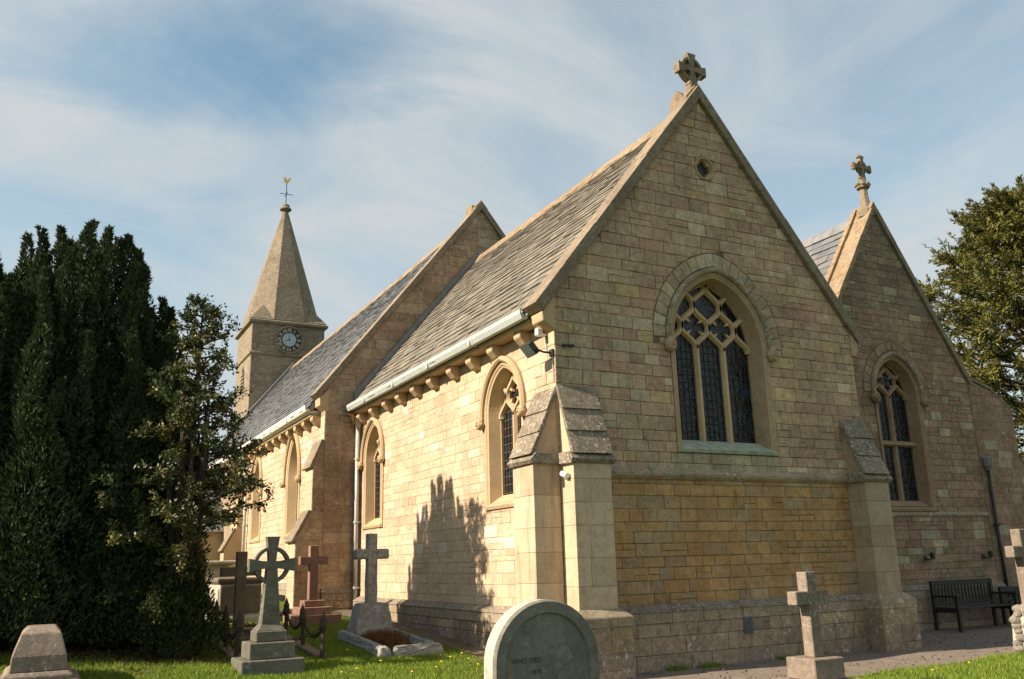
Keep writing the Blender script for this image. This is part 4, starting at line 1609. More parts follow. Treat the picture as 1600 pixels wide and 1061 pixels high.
face = Matrix(((1, 0, 0, 0), (0, 0, -1, 0), (0, 1, 0, 0), (0, 0, 0, 1)))        # text plane -> facing -Y
for k in range(12):
    an = math.pi / 2 - k * math.pi / 6
    mtx = Matrix.Translation((ccx + 0.455 * math.cos(an), TY0 - 0.056, ccz + 0.455 * math.sin(an))) @ face @ Matrix.Rotation(an - math.pi / 2, 4, 'Z')
    text_mesh('numeral', ROM[k], 0.26, 'numeral', clock, mtx, 0.008, 0.62 if len(ROM[k]) > 2 else 0.85)
for an, ln, wd in ((math.radians(95), 0.44, 0.03), (math.radians(200), 0.28, 0.04)):
    cxa, sza = math.cos(an), math.sin(an)
    pts = [(ccx - sza * wd / 2, ccz + cxa * wd / 2), (ccx + cxa * ln, ccz + sza * ln), (ccx + sza * wd / 2, ccz - cxa * wd / 2), (ccx - cxa * 0.08, ccz - sza * 0.08)]
    obj('clock_hand', MB().prism(pts, tP, 0.072 if ln > 0.4 else 0.078, 0.076 if ln > 0.4 else 0.082), 'clock_ring', clock)

# ================================================== vestry
VY = 1.5
VX0, VX1, VC, VAP, VE = 6.16, 11.45, 9.12, 8.86, 5.16
vsl = (VAP - VE) / (VX1 - VC)
vP = E(VY)
vwin = Arch(9.12, 2.58, 4.78, 0.66, 0.80)
ve = plate('vestry_wall', [(VX0, -0.2), (VX1, -0.2), (VX1, VE), (VC, VAP), (VX0, VAP - (VC - VX0) * vsl)], [vwin.outline(0.03, bot=2.5)], vP, 0.6, 'mortar', church)
lw = math.hypot(1, vsl)
vh = [(-vsl / lw, 1 / lw, (VAP - vsl * VC) / lw), (vsl / lw, 1 / lw, (VAP + vsl * VC) / lw)]
hole_v = [vwin.ccw(0.065, bot=2.38), [q for q in vwin.ccw(0.34) if q[1] >= vwin.zp - 1e-6]]


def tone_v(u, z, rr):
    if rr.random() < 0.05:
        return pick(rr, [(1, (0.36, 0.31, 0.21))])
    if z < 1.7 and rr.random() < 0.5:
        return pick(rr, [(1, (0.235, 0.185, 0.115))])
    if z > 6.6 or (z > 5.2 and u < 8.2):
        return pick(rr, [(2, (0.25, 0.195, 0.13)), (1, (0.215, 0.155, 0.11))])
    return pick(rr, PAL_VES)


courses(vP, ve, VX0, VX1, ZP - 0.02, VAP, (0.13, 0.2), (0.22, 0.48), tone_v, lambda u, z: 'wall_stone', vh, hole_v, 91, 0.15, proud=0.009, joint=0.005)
gothic_window(vP, Vector((0, -1, 0)), vwin, 2, 'dressed_brown', depth=0.22, H=0.36, transom=3.78, seed=23, heads='E', splay=0.10, band=0.05)
voussoirs(vP, vwin, 0.14, 0.33, 8, lambda rr: pick(rr, PAL_VES), 'wall_stone', ve, 6)
plinth(vP, VX0 + 0.05, VX1 + 0.0, 0.1, 0.2, church, 93)
u = VX0 + 0.02
while u < VX1 - 0.05:
    b = min(VX1, u + 0.95)
    v = []
    for q in (u + 0.002, b - 0.002):
        v += [vP(q, 2.29, 0.0), vP(q, 2.29, 0.03), vP(q, 2.33, 0.05), vP(q, 2.38, 0.012), vP(q, 2.38, 0.0)]
    obj('string_course', MB().add(v, [tuple(range(5)), tuple(range(9, 4, -1))] + [(i, i + 5, (i + 1) % 5 + 5, (i + 1) % 5) for i in range(5)]), 'plinth_stone', church).data.materials[0] = M['lichen_stone']
    u = b
coping('coping_stone', vP, (VX0 + 0.3, VAP - (VC - VX0 - 0.3) * vsl), (VC, VAP), 0.07, -0.42, 0.10, 'coping_yellow', church, 6)
coping('coping_stone', vP, (VX1 + 0.02, VE), (VC, VAP), 0.07, -0.42, 0.12, 'coping', church, 5)
apex_kite(vP, VC, VAP, vsl, 0.115, 0.068, -0.418, 'coping_yellow')
# raised inner kerb of the coping
coping('coping_roll', vP, (VX0 + 0.3, VAP - (VC - VX0 - 0.3) * vsl + 0.12), (VC, VAP + 0.12), -0.34, -0.46, 0.10, 'coping_yellow', church, 6)
rsv = math.atan(vsl)
runv = (VC - VX0 - 0.1) / math.cos(rsv)
_, o_ = roof('roof', (VX0 + 0.1, VY + 0.44, VAP - 0.1 - (VC - VX0 - 0.1) * vsl), (0, 1, 0), (math.cos(rsv), 0, math.sin(rsv)), 7.0, runv, (0.21, 0.21), (0.28, 0.4), tone_sl, 'slate', 'lead', 96)
SLATES += o_
c = [(VC, VY + 0.44, VAP - 0.08), (VC, VY + 7.44, VAP - 0.08), (VX1 + 0.2, VY + 7.44, VE - 0.35), (VX1 + 0.2, VY + 0.44, VE - 0.35)]
obj('roof', MB().add(c + [(x, y, z - 0.13) for x, y, z in c], [(0, 1, 2, 3), (7, 6, 5, 4), (0, 4, 5, 1), (1, 5, 6, 2), (2, 6, 7, 3), (3, 7, 4, 0)], (0.15, 0.15, 0.155)), 'slate', church)
ridge(VC, VAP - 0.05, VY + 0.48, VY + 7.4, 'lead', 0.13, 12)
obj('north_wall', MB().box((VX1 - 0.6, VY + 0.61, -0.1), (VX1 - 0.002, 8.4, VE - 0.1)), 'mortar', church)
# slender finial cross
fm = MB().lathe((VC, VY + 0.15, VAP), [(0.22, -0.1), (0.20, 0.05), (0.11, 0.22), (0.085, 0.42), (0.085, 0.58), (0.14, 0.60), (0.15, 0.64), (0.09, 0.68), (0.075, 0.92)], 8)
ff_ = obj('cross_finial', fm, 'coping', church)
for k in range(8):
    a = k * math.pi / 4
    q = ico((VC + 0.14 * math.cos(a), VY + 0.15 + 0.14 * math.sin(a), VAP + 0.68), 0.045, random.Random(k), 1, 0.2)
    obj('leaf_boss', q, 'coping', ff_, fix=False)
wheel_cross((VC, VAP + 1.10), 0.25, E(VY + 0.10 + 0.02), 0.035, -0.06, 0.16, 'wheel_cross', 'coping', ff_, 0.45, ringw=0.3)
for k in range(4):
    for s_ in (-0.6, 0, 0.6):
        a = k * math.pi / 2 + s_ * 0.35
        q = ico((VC + 0.26 * math.cos(a), VY + 0.13, VAP + 1.10 + 0.26 * math.sin(a)), 0.05, random.Random(k), 1, 0.2)
        obj('leaf_boss', q, 'coping', ff_, fix=False)
# stepped buttress at the far corner, flush with the gable wall
vprof = [(VX1, -0.2), (13.35, -0.2), (13.35, 3.15), (12.85, 3.55), (12.85, 4.62), (12.2, 5.05), (VX1, 5.26)]
vb = step_buttress(vP, vprof, 0.02, -0.6, 'wall_stone', None, [((13.35, 3.15), (12.85, 3.55)), ((12.85, 4.62), (12.2, 5.05)), ((12.2, 5.07), (VX1 - 0.05, 5.30))], 97)
vP2 = E(VY - 0.02)
courses(vP2, vb, VX1, 13.35, 0.8, 3.15, (0.16, 0.24), (0.25, 0.5), tone_v, lambda u, z: 'wall_stone', (), (), 98, 0.1, proud=0.009)
courses(vP2, vb, VX1, 12.85, 3.15, 5.26, (0.16, 0.24), (0.25, 0.5), tone_v, lambda u, z: 'wall_stone', [(0.43 / 0.78, 0.65 / 0.78, (0.43 * 12.85 + 0.65 * 4.62) / 0.78), (0.21 / 0.78, 0.75 / 0.78, (0.21 * 12.2 + 0.75 * 5.05) / 0.78)], (), 99, 0.1, proud=0.009)
courses(vP2, vb, VX1, 13.35, -0.1, 0.8, (0.2, 0.27), (0.3, 0.6), lambda u, z, r_: pick(r_, PAL_PLI), lambda u, z: 'plinth_stone', (), (), 100, 0.0, proud=0.012)
vd_ = downpipe(VX1 + 0.12, VY - 0.09, 0.2, 3.3, 'iron', 0.035, False)
obj('rain_hopper', MB().lathe((VX1 + 0.12, VY - 0.1, 3.3), [(0.04, -0.04), (0.10, 0.06), (0.12, 0.24), (0.08, 0.26)], 8), 'lead', vd_)

# small fittings that are fixed to the church
def fitting(name, label, cat, mb, mat, bev=0.0):
    return tag(obj(name, mb, mat, bevel=bev), label, cat)


fl = thing('floodlight', 'black floodlight on a bracket under the chancel eaves', 'floodlight', (-0.02, 0.2, 4.55))
mb = MB()
c0 = Vector((-0.30, 0.20, 4.60))
ax = Vector((-0.75, -0.1, -0.65)).normalized()
sx_ = Vector((0, 1, 0))
sx_ = (sx_ - ax * sx_.dot(ax)).normalized()
sz_ = ax.cross(sx_)


def obox(c, a, b, d, ha, hb, hd):
    v = [c + a * (i * ha) + b * (j * hb) + d * (k * hd) for k in (-1, 1) for j in (-1, 1) for i in (-1, 1)]
    return MB().add(v, [(0, 2, 3, 1), (4, 5, 7, 6), (0, 1, 5, 4), (2, 6, 7, 3), (0, 4, 6, 2), (1, 3, 7, 5)])


obj('lamp_housing', obox(c0, sx_, sz_, ax, 0.13, 0.10, 0.045), 'iron', fl, bevel=0.01)
obj('lamp_glass', obox(c0 + ax * 0.048, sx_, sz_, ax, 0.11, 0.08, 0.004), 'vent_metal', fl)
obj('bracket', MB().tube([(-0.30, 0.06, 4.58), (-0.16, 0.05, 4.54), (-0.005, 0.05, 4.54)], 0.016, 6).box((-0.04, 0.0, 4.49), (-0.012, 0.1, 4.59)), 'iron', fl)
sen = thing('sensor', 'small white sensor box below the gutter beside the kneeler', 'sensor', (-0.02, 0.2, 4.9))
obj('sensor_box', obox(Vector((-0.13, 0.22, 4.88)), Vector((1, 0, 0)), Vector((0, 1, 0)), Vector((0, 0, 1)), 0.05, 0.045, 0.06), 'white_plastic', sen, bevel=0.015)
obj('mount', MB().box((-0.10, 0.19, 4.83), (-0.012, 0.25, 4.86)), 'white_plastic', sen)
fitting('conduit', 'thin grey cable clipped down the chancel corner from the floodlight', 'cable',
        MB().tube([(-0.022, 0.22, 4.83), (-0.022, 0.2, 4.6), (-0.022, 0.1, 4.585), (-0.022, 0.035, 4.5), (-0.022, 0.03, 4.1)], 0.008, 6), 'pipe')
cam_ = thing('security_camera', 'small white security camera on the corner buttress', 'camera', (0.05, -0.16, 2.76))
obj('camera_body', MB().tube([(-0.03, -0.12, 2.78), (-0.03, -0.26, 2.74)], 0.042, 10), 'white_plastic', cam_, bevel=0.004)
obj('camera_mount', MB().tube([(0.058, -0.19, 2.70), (0.0, -0.19, 2.70), (-0.03, -0.19, 2.74)], 0.018, 8), 'white_plastic', cam_)
fitting('wall_hook', 'short black iron bar fixed to the gable wall near the corner', 'bar',
        MB().tube([(0.08, -0.05, 4.645), (0.30, -0.05, 4.655)], 0.02, 6).box((0.12, -0.06, 4.63), (0.15, -0.012, 4.66)).box((0.24, -0.06, 4.635), (0.27, -0.012, 4.665)), 'iron')
vt = thing('vent_grille', 'square slatted metal vent grille set in the chancel plinth', 'vent', (3.05, -0.15, 0.52))
fr_ = MB().box((2.96, -0.170, 0.50), (3.14, -0.156, 0.74))
obj('vent_frame', fr_, 'vent_metal', vt)
for k in range(7):
    obj('slat', MB().box((2.972 + k * 0.0235, -0.178, 0.515), (2.984 + k * 0.0235, -0.168, 0.725)), 'vent_metal', vt)
for i, (xl, lab) in enumerate(((9.27, 'small black wall lamp on the vestry wall under the window'), (11.08, 'small black wall lamp on the vestry wall beside the downpipe'))):
    lt = thing('wall_lamp', lab, 'lamp', (xl, VY, 1.45), 'small black wall lamps on the vestry')
    obj('lamp_arm', MB().tube([(xl, VY - 0.01, 1.46), (xl, VY - 0.13, 1.44), (xl + 0.03, VY - 0.16, 1.48)], 0.014, 6), 'iron', lt)
    obj('lamp_head', MB().lathe((xl + 0.03, VY - 0.16, 1.46), [(0.02, 0), (0.05, 0.03), (0.05, 0.11), (0.02, 0.13)], 8), 'iron', lt)
    obj('back_plate', MB().box((xl - 0.05, VY - 0.025, 1.42), (xl + 0.05, VY - 0.008, 1.52)), 'iron', lt)

# emit the stones and slates: the 300 that show largest one by one, the rest joined
def emit(pool, name, rest_name, n=300):
    pool.sort(key=lambda q: -q[0])
    for vis, v, f, tone, mat, par in pool[:n]:
        obj(name, MB().add(v, f, tone), mat, par, fix=True)
    by = {}
    rest = MB()
    mats, idx = [], []
    for vis, v, f, tone, mat, par in pool[n:]:
        rest.add(v, f, tone)
        if mat not in mats:
            mats.append(mat)
        idx += [mats.index(mat)] * len(f)
    o = obj(rest_name, rest, mats[0], church, fix=False)
    for q in mats[1:]:
        o.data.materials.append(M[q])
    o.data.polygons.foreach_set('material_index', idx)
    bm = bmesh.new()
    bm.from_mesh(o.data)
    bmesh.ops.recalc_face_normals(bm, faces=bm.faces)
    bm.to_mesh(o.data)
    bm.free()
    o['kind'] = 'stuff'


emit(STONES, 'stone', 'stonework')
emit(SLATES, 'slate', 'slating')

# ------------------------------------------------------------------ graves
def gz(x, y):
    return float(ground(x, y))


def plain_cross(name, label, x, y, zb, h, wsh, dsh, arm, armz, armh, mat, steps, group=None, rot=0.0, bev=0.008, jit=0.0, cat='grave cross', taper=0.0):
    """steps: (half width, half depth, height) from the ground up"""
    t = thing(name, label, cat, (x, y, zb), group)
    z = zb
    for i, (a, b, hh) in enumerate(steps):
        lo = 0.08 if i == 0 else 0
        obj('step', MB().box((x - a, y - b, z - lo), (x + a, y + b, z + hh - 0.001)), mat, t, bevel=bev * 1.5, jitter=jit)
        z += hh
    mb = MB()
    mb.loft([[(x - wsh * k, y - dsh * k, q), (x + wsh * k, y - dsh * k, q), (x + wsh * k, y + dsh * k, q), (x - wsh * k, y + dsh * k, q)] for q, k in ((z, 1 + taper), (zb + armz - 0.01, 1.0), (zb + h, 1.0))], True, True)
    obj('shaft', mb, mat, t, bevel=bev, jitter=jit)
    for s_ in (-1, 1):
        a, b = sorted((x + s_ * (wsh - 0.004), x + s_ * arm))
        obj('arm', MB().box((a, y - dsh + 0.003, zb + armz), (b, y + dsh - 0.003, zb + armz + armh)), mat, t, bevel=bev, jitter=jit)
    return t


def rough_mesh(o, amt, cuts=3, seed=1):
    """break up a plain block into a rough-hewn surface"""
    bm = bmesh.new()
    bm.from_mesh(o.data)
    bmesh.ops.subdivide_edges(bm, edges=bm.edges[:], cuts=cuts, use_grid_fill=True)
    rr = random.Random(seed)
    for v in bm.verts:
        v.co += Vector((rr.uniform(-1, 1), rr.uniform(-1, 1), rr.uniform(-1, 1))) * amt
    bm.to_mesh(o.data)
    bm.free()


# Celtic wheel cross
cx_, cy_ = -3.50, 1.95
zb = gz(cx_, cy_) - 0.02
t = thing('celtic_cross', 'tall grey green Celtic wheel cross on three stone steps', 'grave cross', (cx_, cy_, zb))
z = zb - 0.06
for (a, b, hh) in ((0.41, 0.36, 0.24), (0.30, 0.27, 0.21), (0.205, 0.19, 0.14)):
    obj('step', MB().box((cx_ - a, cy_ - b, z), (cx_ + a, cy_ + b, z + hh - 0.001)), 'green_stone', t, bevel=0.012)
    z += hh
mb = MB().loft([[(cx_ - a, cy_ - b, q), (cx_ + a, cy_ - b, q), (cx_ + a, cy_ + b, q), (cx_ - a, cy_ + b, q)] for a, b, q in ((0.19, 0.175, z), (0.13, 0.115, z + 0.075), (0.125, 0.11, z + 0.09), (0.07, 0.065, 1.64))], True, True)
obj('shaft', mb, 'green_stone', t, bevel=0.006)
wheel_cross((cx_, 1.66), 0.31, E(cy_ - 0.004), 0.068, -0.068, 0.245, 'wheel_head', 'green_stone', t, 0.56, top=1.22, ringw=0.18)

# red granite cross
plain_cross('granite_cross', 'red granite cross on three steps before the nave buttress', -1.62, 6.75, gz(-1.62, 6.75), 1.45, 0.085, 0.08, 0.275, 1.09, 0.155, 'red_granite',
            [(0.46, 0.42, 0.17), (0.31, 0.29, 0.14), (0.20, 0.18, 0.12)])
# dark cross in shade
plain_cross('stone_cross', 'dark brown cross behind the Celtic cross, half hidden by it', -3.32, 5.0, gz(-3.32, 5.0), 1.42, 0.085, 0.07, 0.33, 1.02, 0.15, 'brown_grave', [(0.3, 0.26, 0.18)])

# rough granite cross on a tapered block, inside a kerb
rx, ry = -1.36, 4.05
zb = gz(rx, ry)
t = thing('rustic_cross', 'rough hewn grey granite cross on a tapered block inside a kerb', 'grave cross', (rx, ry, zb))
mb = MB().loft([[(rx - a, ry - b, q), (rx + a, ry - b, q), (rx + a, ry + b, q), (rx - a, ry + b, q)] for a, b, q in ((0.36, 0.28, zb - 0.1), (0.32, 0.25, zb + 0.2), (0.245, 0.18, zb + 0.56), (0.21, 0.15, zb + 0.59))], True, True)
o_ = obj('tapered_base', mb, 'granite', t, bevel=0.02)
rough_mesh(o_, 0.007, 3, 2)
o_ = obj('shaft', MB().box((rx - 0.088, ry - 0.075, zb + 0.55), (rx + 0.088, ry + 0.075, zb + 1.72)), 'granite', t, bevel=0.02)
rough_mesh(o_, 0.008, 5, 3)
for s_ in (-1, 1):
    a, b = sorted((rx + s_ * 0.07, rx + s_ * 0.295))
    o_ = obj('arm', MB().box((a, ry - 0.072, zb + 1.30), (b, ry + 0.072, zb + 1.46)), 'granite', t, bevel=0.02)
    rough_mesh(o_, 0.008, 3, 4)
kb = thing('grave_kerb', 'rough grey granite kerb lying around the rustic cross plot', 'kerb', (-1.36, 3.2, gz(-1.36, 3.2)))
for (a, b, c, d_k) in ((-1.87, 2.1, -1.66, 4.34), (-1.65, 2.1, -0.84, 2.31), (-1.03, 2.32, -0.84, 4.34)):
    v = []
    for (x, y) in ((a, b), (c, b), (c, d_k), (a, d_k)):
        v.append((x, y, gz(x, y) - 0.08))
    for (x, y) in ((a + .04, b + .04), (c - .04, b + .04), (c - .04, d_k - .04), (a + .04, d_k - .04)):
        v.append((x, y, gz(x, y) + 0.15))
    o_ = obj('kerb_stone', MB().add(v, [(0, 3, 2, 1), (4, 5, 6, 7), (0, 1, 5, 4), (1, 2, 6, 5), (2, 3, 7, 6), (3, 0, 4, 7)]), 'granite', kb, bevel=0.025)
    rough_mesh(o_, 0.008, 6, 5)

# round-topped headstone in front
hx, hy, hw_, hz_ = -2.98, -4.72, 0.44, 1.33
hs = thing('headstone', 'large round topped dark headstone with a sunken panel', 'headstone', (hx, hy, 0))
K = 24
outl = [(hx - hw_, -0.15)] + [(hx - hw_ * math.cos(math.pi * i / K), hz_ - hw_ + hw_ * math.sin(math.pi * i / K) * 1.0) for i in range(K + 1)] + [(hx + hw_, -0.15)]
hP = E(hy)
sc_ = lambda k: [(hx + (u - hx) * k, (z if z < 0 else z - (1 - k) * hw_ * (max(0, z - (hz_ - hw_)) / hw_))) for u, z in outl]
mb = MB().loft([[hP(u, z, n) for u, z in sc_(k)] for k, n in ((0.97, -0.17), (1.0, -0.15), (1.0, 0.0), (0.975, 0.025), (0.80, 0.025), (0.775, 0.005))], False)
k_ = len(outl)
mb.f.append(tuple(range(k_)))
mb.f.append(tuple(range(len(mb.v) - k_, len(mb.v))))
mb.t += [None, None]
ho = obj('slab', mb, 'grave_grey', hs)
pale = MB()  # pale band puts the sunlit look of the edge into its colour
pale.loft([[hP(u, z, n) for u, z in sc_(k)] for k, n in ((1.002, -0.152), (1.004, -0.14), (1.004, -0.03), (1.002, -0.012))], False)
obj('sunlit_edge', pale, 'pale_grave', hs)
for body, zt, u, s_ in (('WHO DIED', 0.915, hx - 0.175, 0.050), ('1870', 0.835, hx - 0.10, 0.046)):
    text_mesh('inscription', body, s_, 'incised', hs, Matrix.Translation((u, hy - 0.0062, zt)) @ face, 0.0008)

# coped tomb on the left
tx, ty = -6.23, 1.75
zb = gz(tx, ty)
t = thing('coped_tomb', 'low pale coped tomb with sloping sides beside the dark yews', 'tomb', (tx, ty, zb))
q = lambda a, b, z: [(tx - a, ty - b, z), (tx + a, ty - b, z), (tx + a, ty + b, z), (tx - a, ty + b, z)]
obj('tomb_base', MB().loft([q(0.46, 0.75, zb - 0.1), q(0.46, 0.75, zb + 0.06), q(0.40, 0.69, zb + 0.10)], True, True), 'pinkish_grave', t, bevel=0.012)
obj('tomb_moulding', MB().loft([q(0.36, 0.64, zb + 0.10), q(0.36, 0.64, zb + 0.15), q(0.31, 0.59, zb + 0.19)], True, True), 'pinkish_grave', t, bevel=0.01)
obj('tomb_body', MB().loft([q(0.29, 0.56, zb + 0.19), q(0.28, 0.55, zb + 0.36), q(0.205, 0.45, zb + 0.60), q(0.15, 0.33, zb + 0.66)], True, True), 'pinkish_grave', t, bevel=0.012)


def chest_tomb(name, label, x0, y0, x1, y1, h, mat, lid_over, endmat):
    zb = min(gz(x0, y0), gz(x0, y1))
    t = thing(name, label, 'tomb', ((x0 + x1) / 2, (y0 + y1) / 2, zb))
    q = lambda e, z: [(x0 - e, y0 - e, z), (x1 + e, y0 - e, z), (x1 + e, y1 + e, z), (x0 - e, y1 + e, z)]
    obj('tomb_base', MB().loft([q(0.05, zb - 0.2), q(0.05, zb + 0.12), q(0.01, zb + 0.17)], True, True), endmat, t, bevel=0.012)
    obj('tomb_chest', MB().loft([q(-0.02, zb + 0.16), q(-0.02, zb + h - 0.08)], True, True), endmat, t, bevel=0.015)
    n = 3
    for i in range(n):
        a, b = y0 + (y1 - y0) * (i + 0.12) / n, y0 + (y1 - y0) * (i + 0.88) / n
        obj('side_panel', MB().box((x0 - 0.004, a, zb + 0.24), (x0 + 0.05, b, zb + h - 0.16)), endmat, t, bevel=0.01)
    obj('end_panel', MB().box((x0 + 0.03, y0 - 0.002, zb + 0.2), (x1 - 0.03, y0 + 0.05, zb + h - 0.12)), mat, t, bevel=0.01)
    obj('lid', MB().loft([q(-0.01, zb + h - 0.08), q(lid_over, zb + h - 0.03), q(lid_over, zb + h + 0.02), q(lid_over - 0.03, zb + h + 0.04)], True, True), mat if lid_over < 0.05 else 'pale_grave', t, bevel=0.006)
    return t


chest_tomb('chest_tomb', 'brown box tomb with side coloured sunlit pale behind the chain railing', -3.27, 7.3, -2.45, 8.95, 0.82, 'brown_grave', 0.03, 'pale_grave')  # sunlight on the side is put into its pale material
chest_tomb('table_tomb', 'grey chest tomb with wide lichened lid beside the holly', -3.05, 11.9, -2.25, 13.7, 0.98, 'pale_grave', 0.12, 'pale_grave')
fm_ = MB().box((-1.95, 8.1, gz(-1.9, 8.2) - 0.1), (-1.45, 8.45, gz(-1.9, 8.2) + 0.14))
o_ = obj('footstone', fm_, 'pale_grave', None, bevel=0.03, jitter=0.01)
tag(o_, 'low pale stone block lying at the foot of the nave buttress', 'stone')

# rusty chain railing round a plot
rl = thing('chain_railing', 'rusty iron posts with hanging chains around a grave plot', 'railing', (-3.2, 3.5, gz(-3.2, 3.5)))
posts = [(-3.76, 2.75), (-3.74, 3.7), (-3.72, 4.65), (-2.62, 2.42), (-2.62, 3.5), (-2.62, 4.62)]
tops = []
rr = random.Random(77)
for i, (x, y) in enumerate(posts):
    z = gz(x, y)
    ln = (rr.uniform(-0.05, 0.05), rr.uniform(-0.05, 0.05))
    h = 0.62
    mb = MB()
    prof = [(0.05, -0.05), (0.055, 0.02), (0.035, 0.06), (0.03, 0.38), (0.05, 0.42), (0.062, 0.47), (0.045, 0.52), (0.05, 0.55), (0.03, 0.60), (0.004, 0.68)]
    rings = [[(x + ln[0] * q + r_q * math.cos(a), y + ln[1] * q + r_q * math.sin(a), z + q) for a in [k * math.pi / 4 for k in range(8)]] for r_q, q in prof]
    mb.loft(rings, True, True)
    obj('post', mb, 'rust', rl)
    tops.append(Vector((x + ln[0] * 0.46, y + ln[1] * 0.46, z + 0.46)))


def chain(a, b, sag, parent):
    n = int((b - a).length / 0.055) + 4
    mb = MB()
    pts = []
    for i in range(n + 1):
        t_ = i / n
        pts.append(a.lerp(b, t_) + Vector((0, 0, -4 * sag * t_ * (1 - t_))))
    for i in range(n):
        c_ = (pts[i] + pts[i + 1]) / 2
        tt = (pts[i + 1] - pts[i]).normalized()
        sd = tt.cross(Vector((0, 0, 1))).normalized()
        nn = sd if i % 2 else sd.cross(tt)
        loop = [c_ + tt * (0.040 * math.cos(k * math.pi / 3)) + nn * (0.024 * math.sin(k * math.pi / 3)) for k in range(6)]
        loop.append(loop[0])
        mb.tube(loop, 0.009, 4)
    obj('chain', mb, 'rust', parent, fix=False)


for i, j in ((0, 1), (1, 2), (3, 4), (4, 5), (2, 5), (0, 3)):
    chain(tops[i], tops[j], 0.20, rl)
pk = thing('plot_kerb', 'low dark stone kerb under the chain railing', 'kerb', (-3.2, 3.5, gz(-3.2, 3.5)))
for (a, b, c, d_k) in ((-3.84, 2.5, -3.66, 4.8), (-2.71, 2.5, -2.53, 4.8), (-3.65, 4.62, -2.72, 4.8)):
    v = []
    for dz in (-0.1, 0.07):
        for (x, y) in ((a, b), (c, b), (c, d_k), (a, d_k)):
            v.append((x, y, gz(x, y) + dz))
    obj('kerb_stone', MB().add(v, [(0, 3, 2, 1), (4, 5, 6, 7), (0, 1, 5, 4), (1, 2, 6, 5), (2, 3, 7, 6), (3, 0, 4, 7)]), 'brown_grave', pk, bevel=0.015)

# plain cross by the path
plain_cross('path_cross', 'plain pinkish stone cross on stepped base by the path', 1.80, -2.62, gz(1.8, -2.6), 1.36, 0.078, 0.078, 0.265, 0.985, 0.155, 'pinkish_grave',
            [(0.38, 0.36, 0.16), (0.235, 0.225, 0.24)])

# cross on a rockwork base at the right
ex, ey = 7.5, -1.65
zb = gz(ex, ey)
t = thing('rockwork_cross', 'stone cross standing on a rough rockwork base by the lawn', 'grave cross', (ex, ey, zb))
obj('tablet', MB().loft([[(ex - a, ey - b, q), (ex + a, ey - b, q), (ex + a, ey + b, q), (ex - a, ey + b, q)] for a, b, q in ((0.28, 0.22, zb - 0.05), (0.24, 0.19, zb + 0.52), (0.18, 0.15, zb + 0.62))], True, True), 'pale_grave', t, bevel=0.02)
rr = random.Random(5)
for k in range(44):
    if k < 28:
        sx_k = -1 if k % 2 else 1
        lv = (k // 4)
        zq = 0.05 + lv * 0.085
        pos = (ex + sx_k * (0.27 - 0.10 * zq) + rr.uniform(-.02, .02), ey + (-0.12 if (k // 2) % 2 else 0.10) + rr.uniform(-.04, .04), zb + zq)
    else:
        pos = (ex - 0.20 + 0.40 * ((k - 28) % 6) / 5, ey + rr.uniform(-0.15, 0.15), zb + 0.60 + rr.uniform(-.03, .08))
    obj('rock', ico(pos, rr.uniform(0.075, 0.10), rr, 2, 0.10, (1, 1, 0.75)), 'rock', t, fix=False)
mb = MB().box((ex - 0.085, ey - 0.08, zb + 0.55), (ex + 0.085, ey + 0.08, zb + 1.86))
obj('shaft', mb, 'pinkish_grave', t, bevel=0.012)
for s_ in (-1, 1):
    a, b = sorted((ex + s_ * 0.08, ex + s_ * 0.30))
    obj('arm', MB().box((a, ey - 0.076, zb + 1.42), (b, ey + 0.076, zb + 1.60)), 'pinkish_grave', t, bevel=0.012)


# benches
def bench(label, x0, x1, y, h, n_sl, group=None):
    zb = gz((x0 + x1) / 2, y)
    t = thing('bench', label, 'bench', ((x0 + x1) / 2, y, zb))
    for x in (x0, x1 - 0.07):
        obj('leg', MB().box((x, y - 0.06, zb - 0.05), (x + 0.07, y, zb + h)), 'bench_wood', t, bevel=0.006)
        obj('leg', MB().box((x, y - 0.56, zb - 0.05), (x + 0.07, y - 0.50, zb + 0.62)), 'bench_wood', t, bevel=0.006)
        obj('arm_rest', MB().box((x - 0.01, y - 0.58, zb + 0.62), (x + 0.08, y - 0.061, zb + 0.66)), 'bench_wood', t, bevel=0.008)
        obj('side_rail', MB().box((x + 0.015, y - 0.499, zb + 0.34), (x + 0.055, y - 0.061, zb + 0.41)), 'bench_wood', t)
    for k in range(5):
        obj('seat_slat', MB().box((x0 + 0.002, y - 0.54 + k * 0.10, zb + 0.412), (x1 - 0.002, y - 0.46 + k * 0.10, zb + 0.435)), 'bench_wood', t, bevel=0.004)
    obj('back_rail', MB().box((x0 + 0.071, y - 0.05, zb + h - 0.10), (x1 - 0.071, y - 0.01, zb + h)), 'bench_wood', t, bevel=0.006)
    obj('back_rail', MB().box((x0 + 0.071, y - 0.05, zb + 0.46), (x1 - 0.071, y - 0.01, zb + 0.52)), 'bench_wood', t, bevel=0.006)
    for k in range(n_sl):
        xx = x0 + 0.12 + (x1 - x0 - 0.24) * k / (n_sl - 1)
        obj('back_slat', MB().box((xx - 0.02, y - 0.04, zb + 0.521), (xx + 0.02, y - 0.02, zb + h - 0.101)), 'bench_wood', t)
    return t


bench('dark wooden slatted bench against the vestry plinth below its window', 8.92, 10.75, 1.22, 0.92, 17)
bench('lower dark slatted bench beside the vestry corner buttress', 10.95, 12.25, 1.20, 0.74, 12)

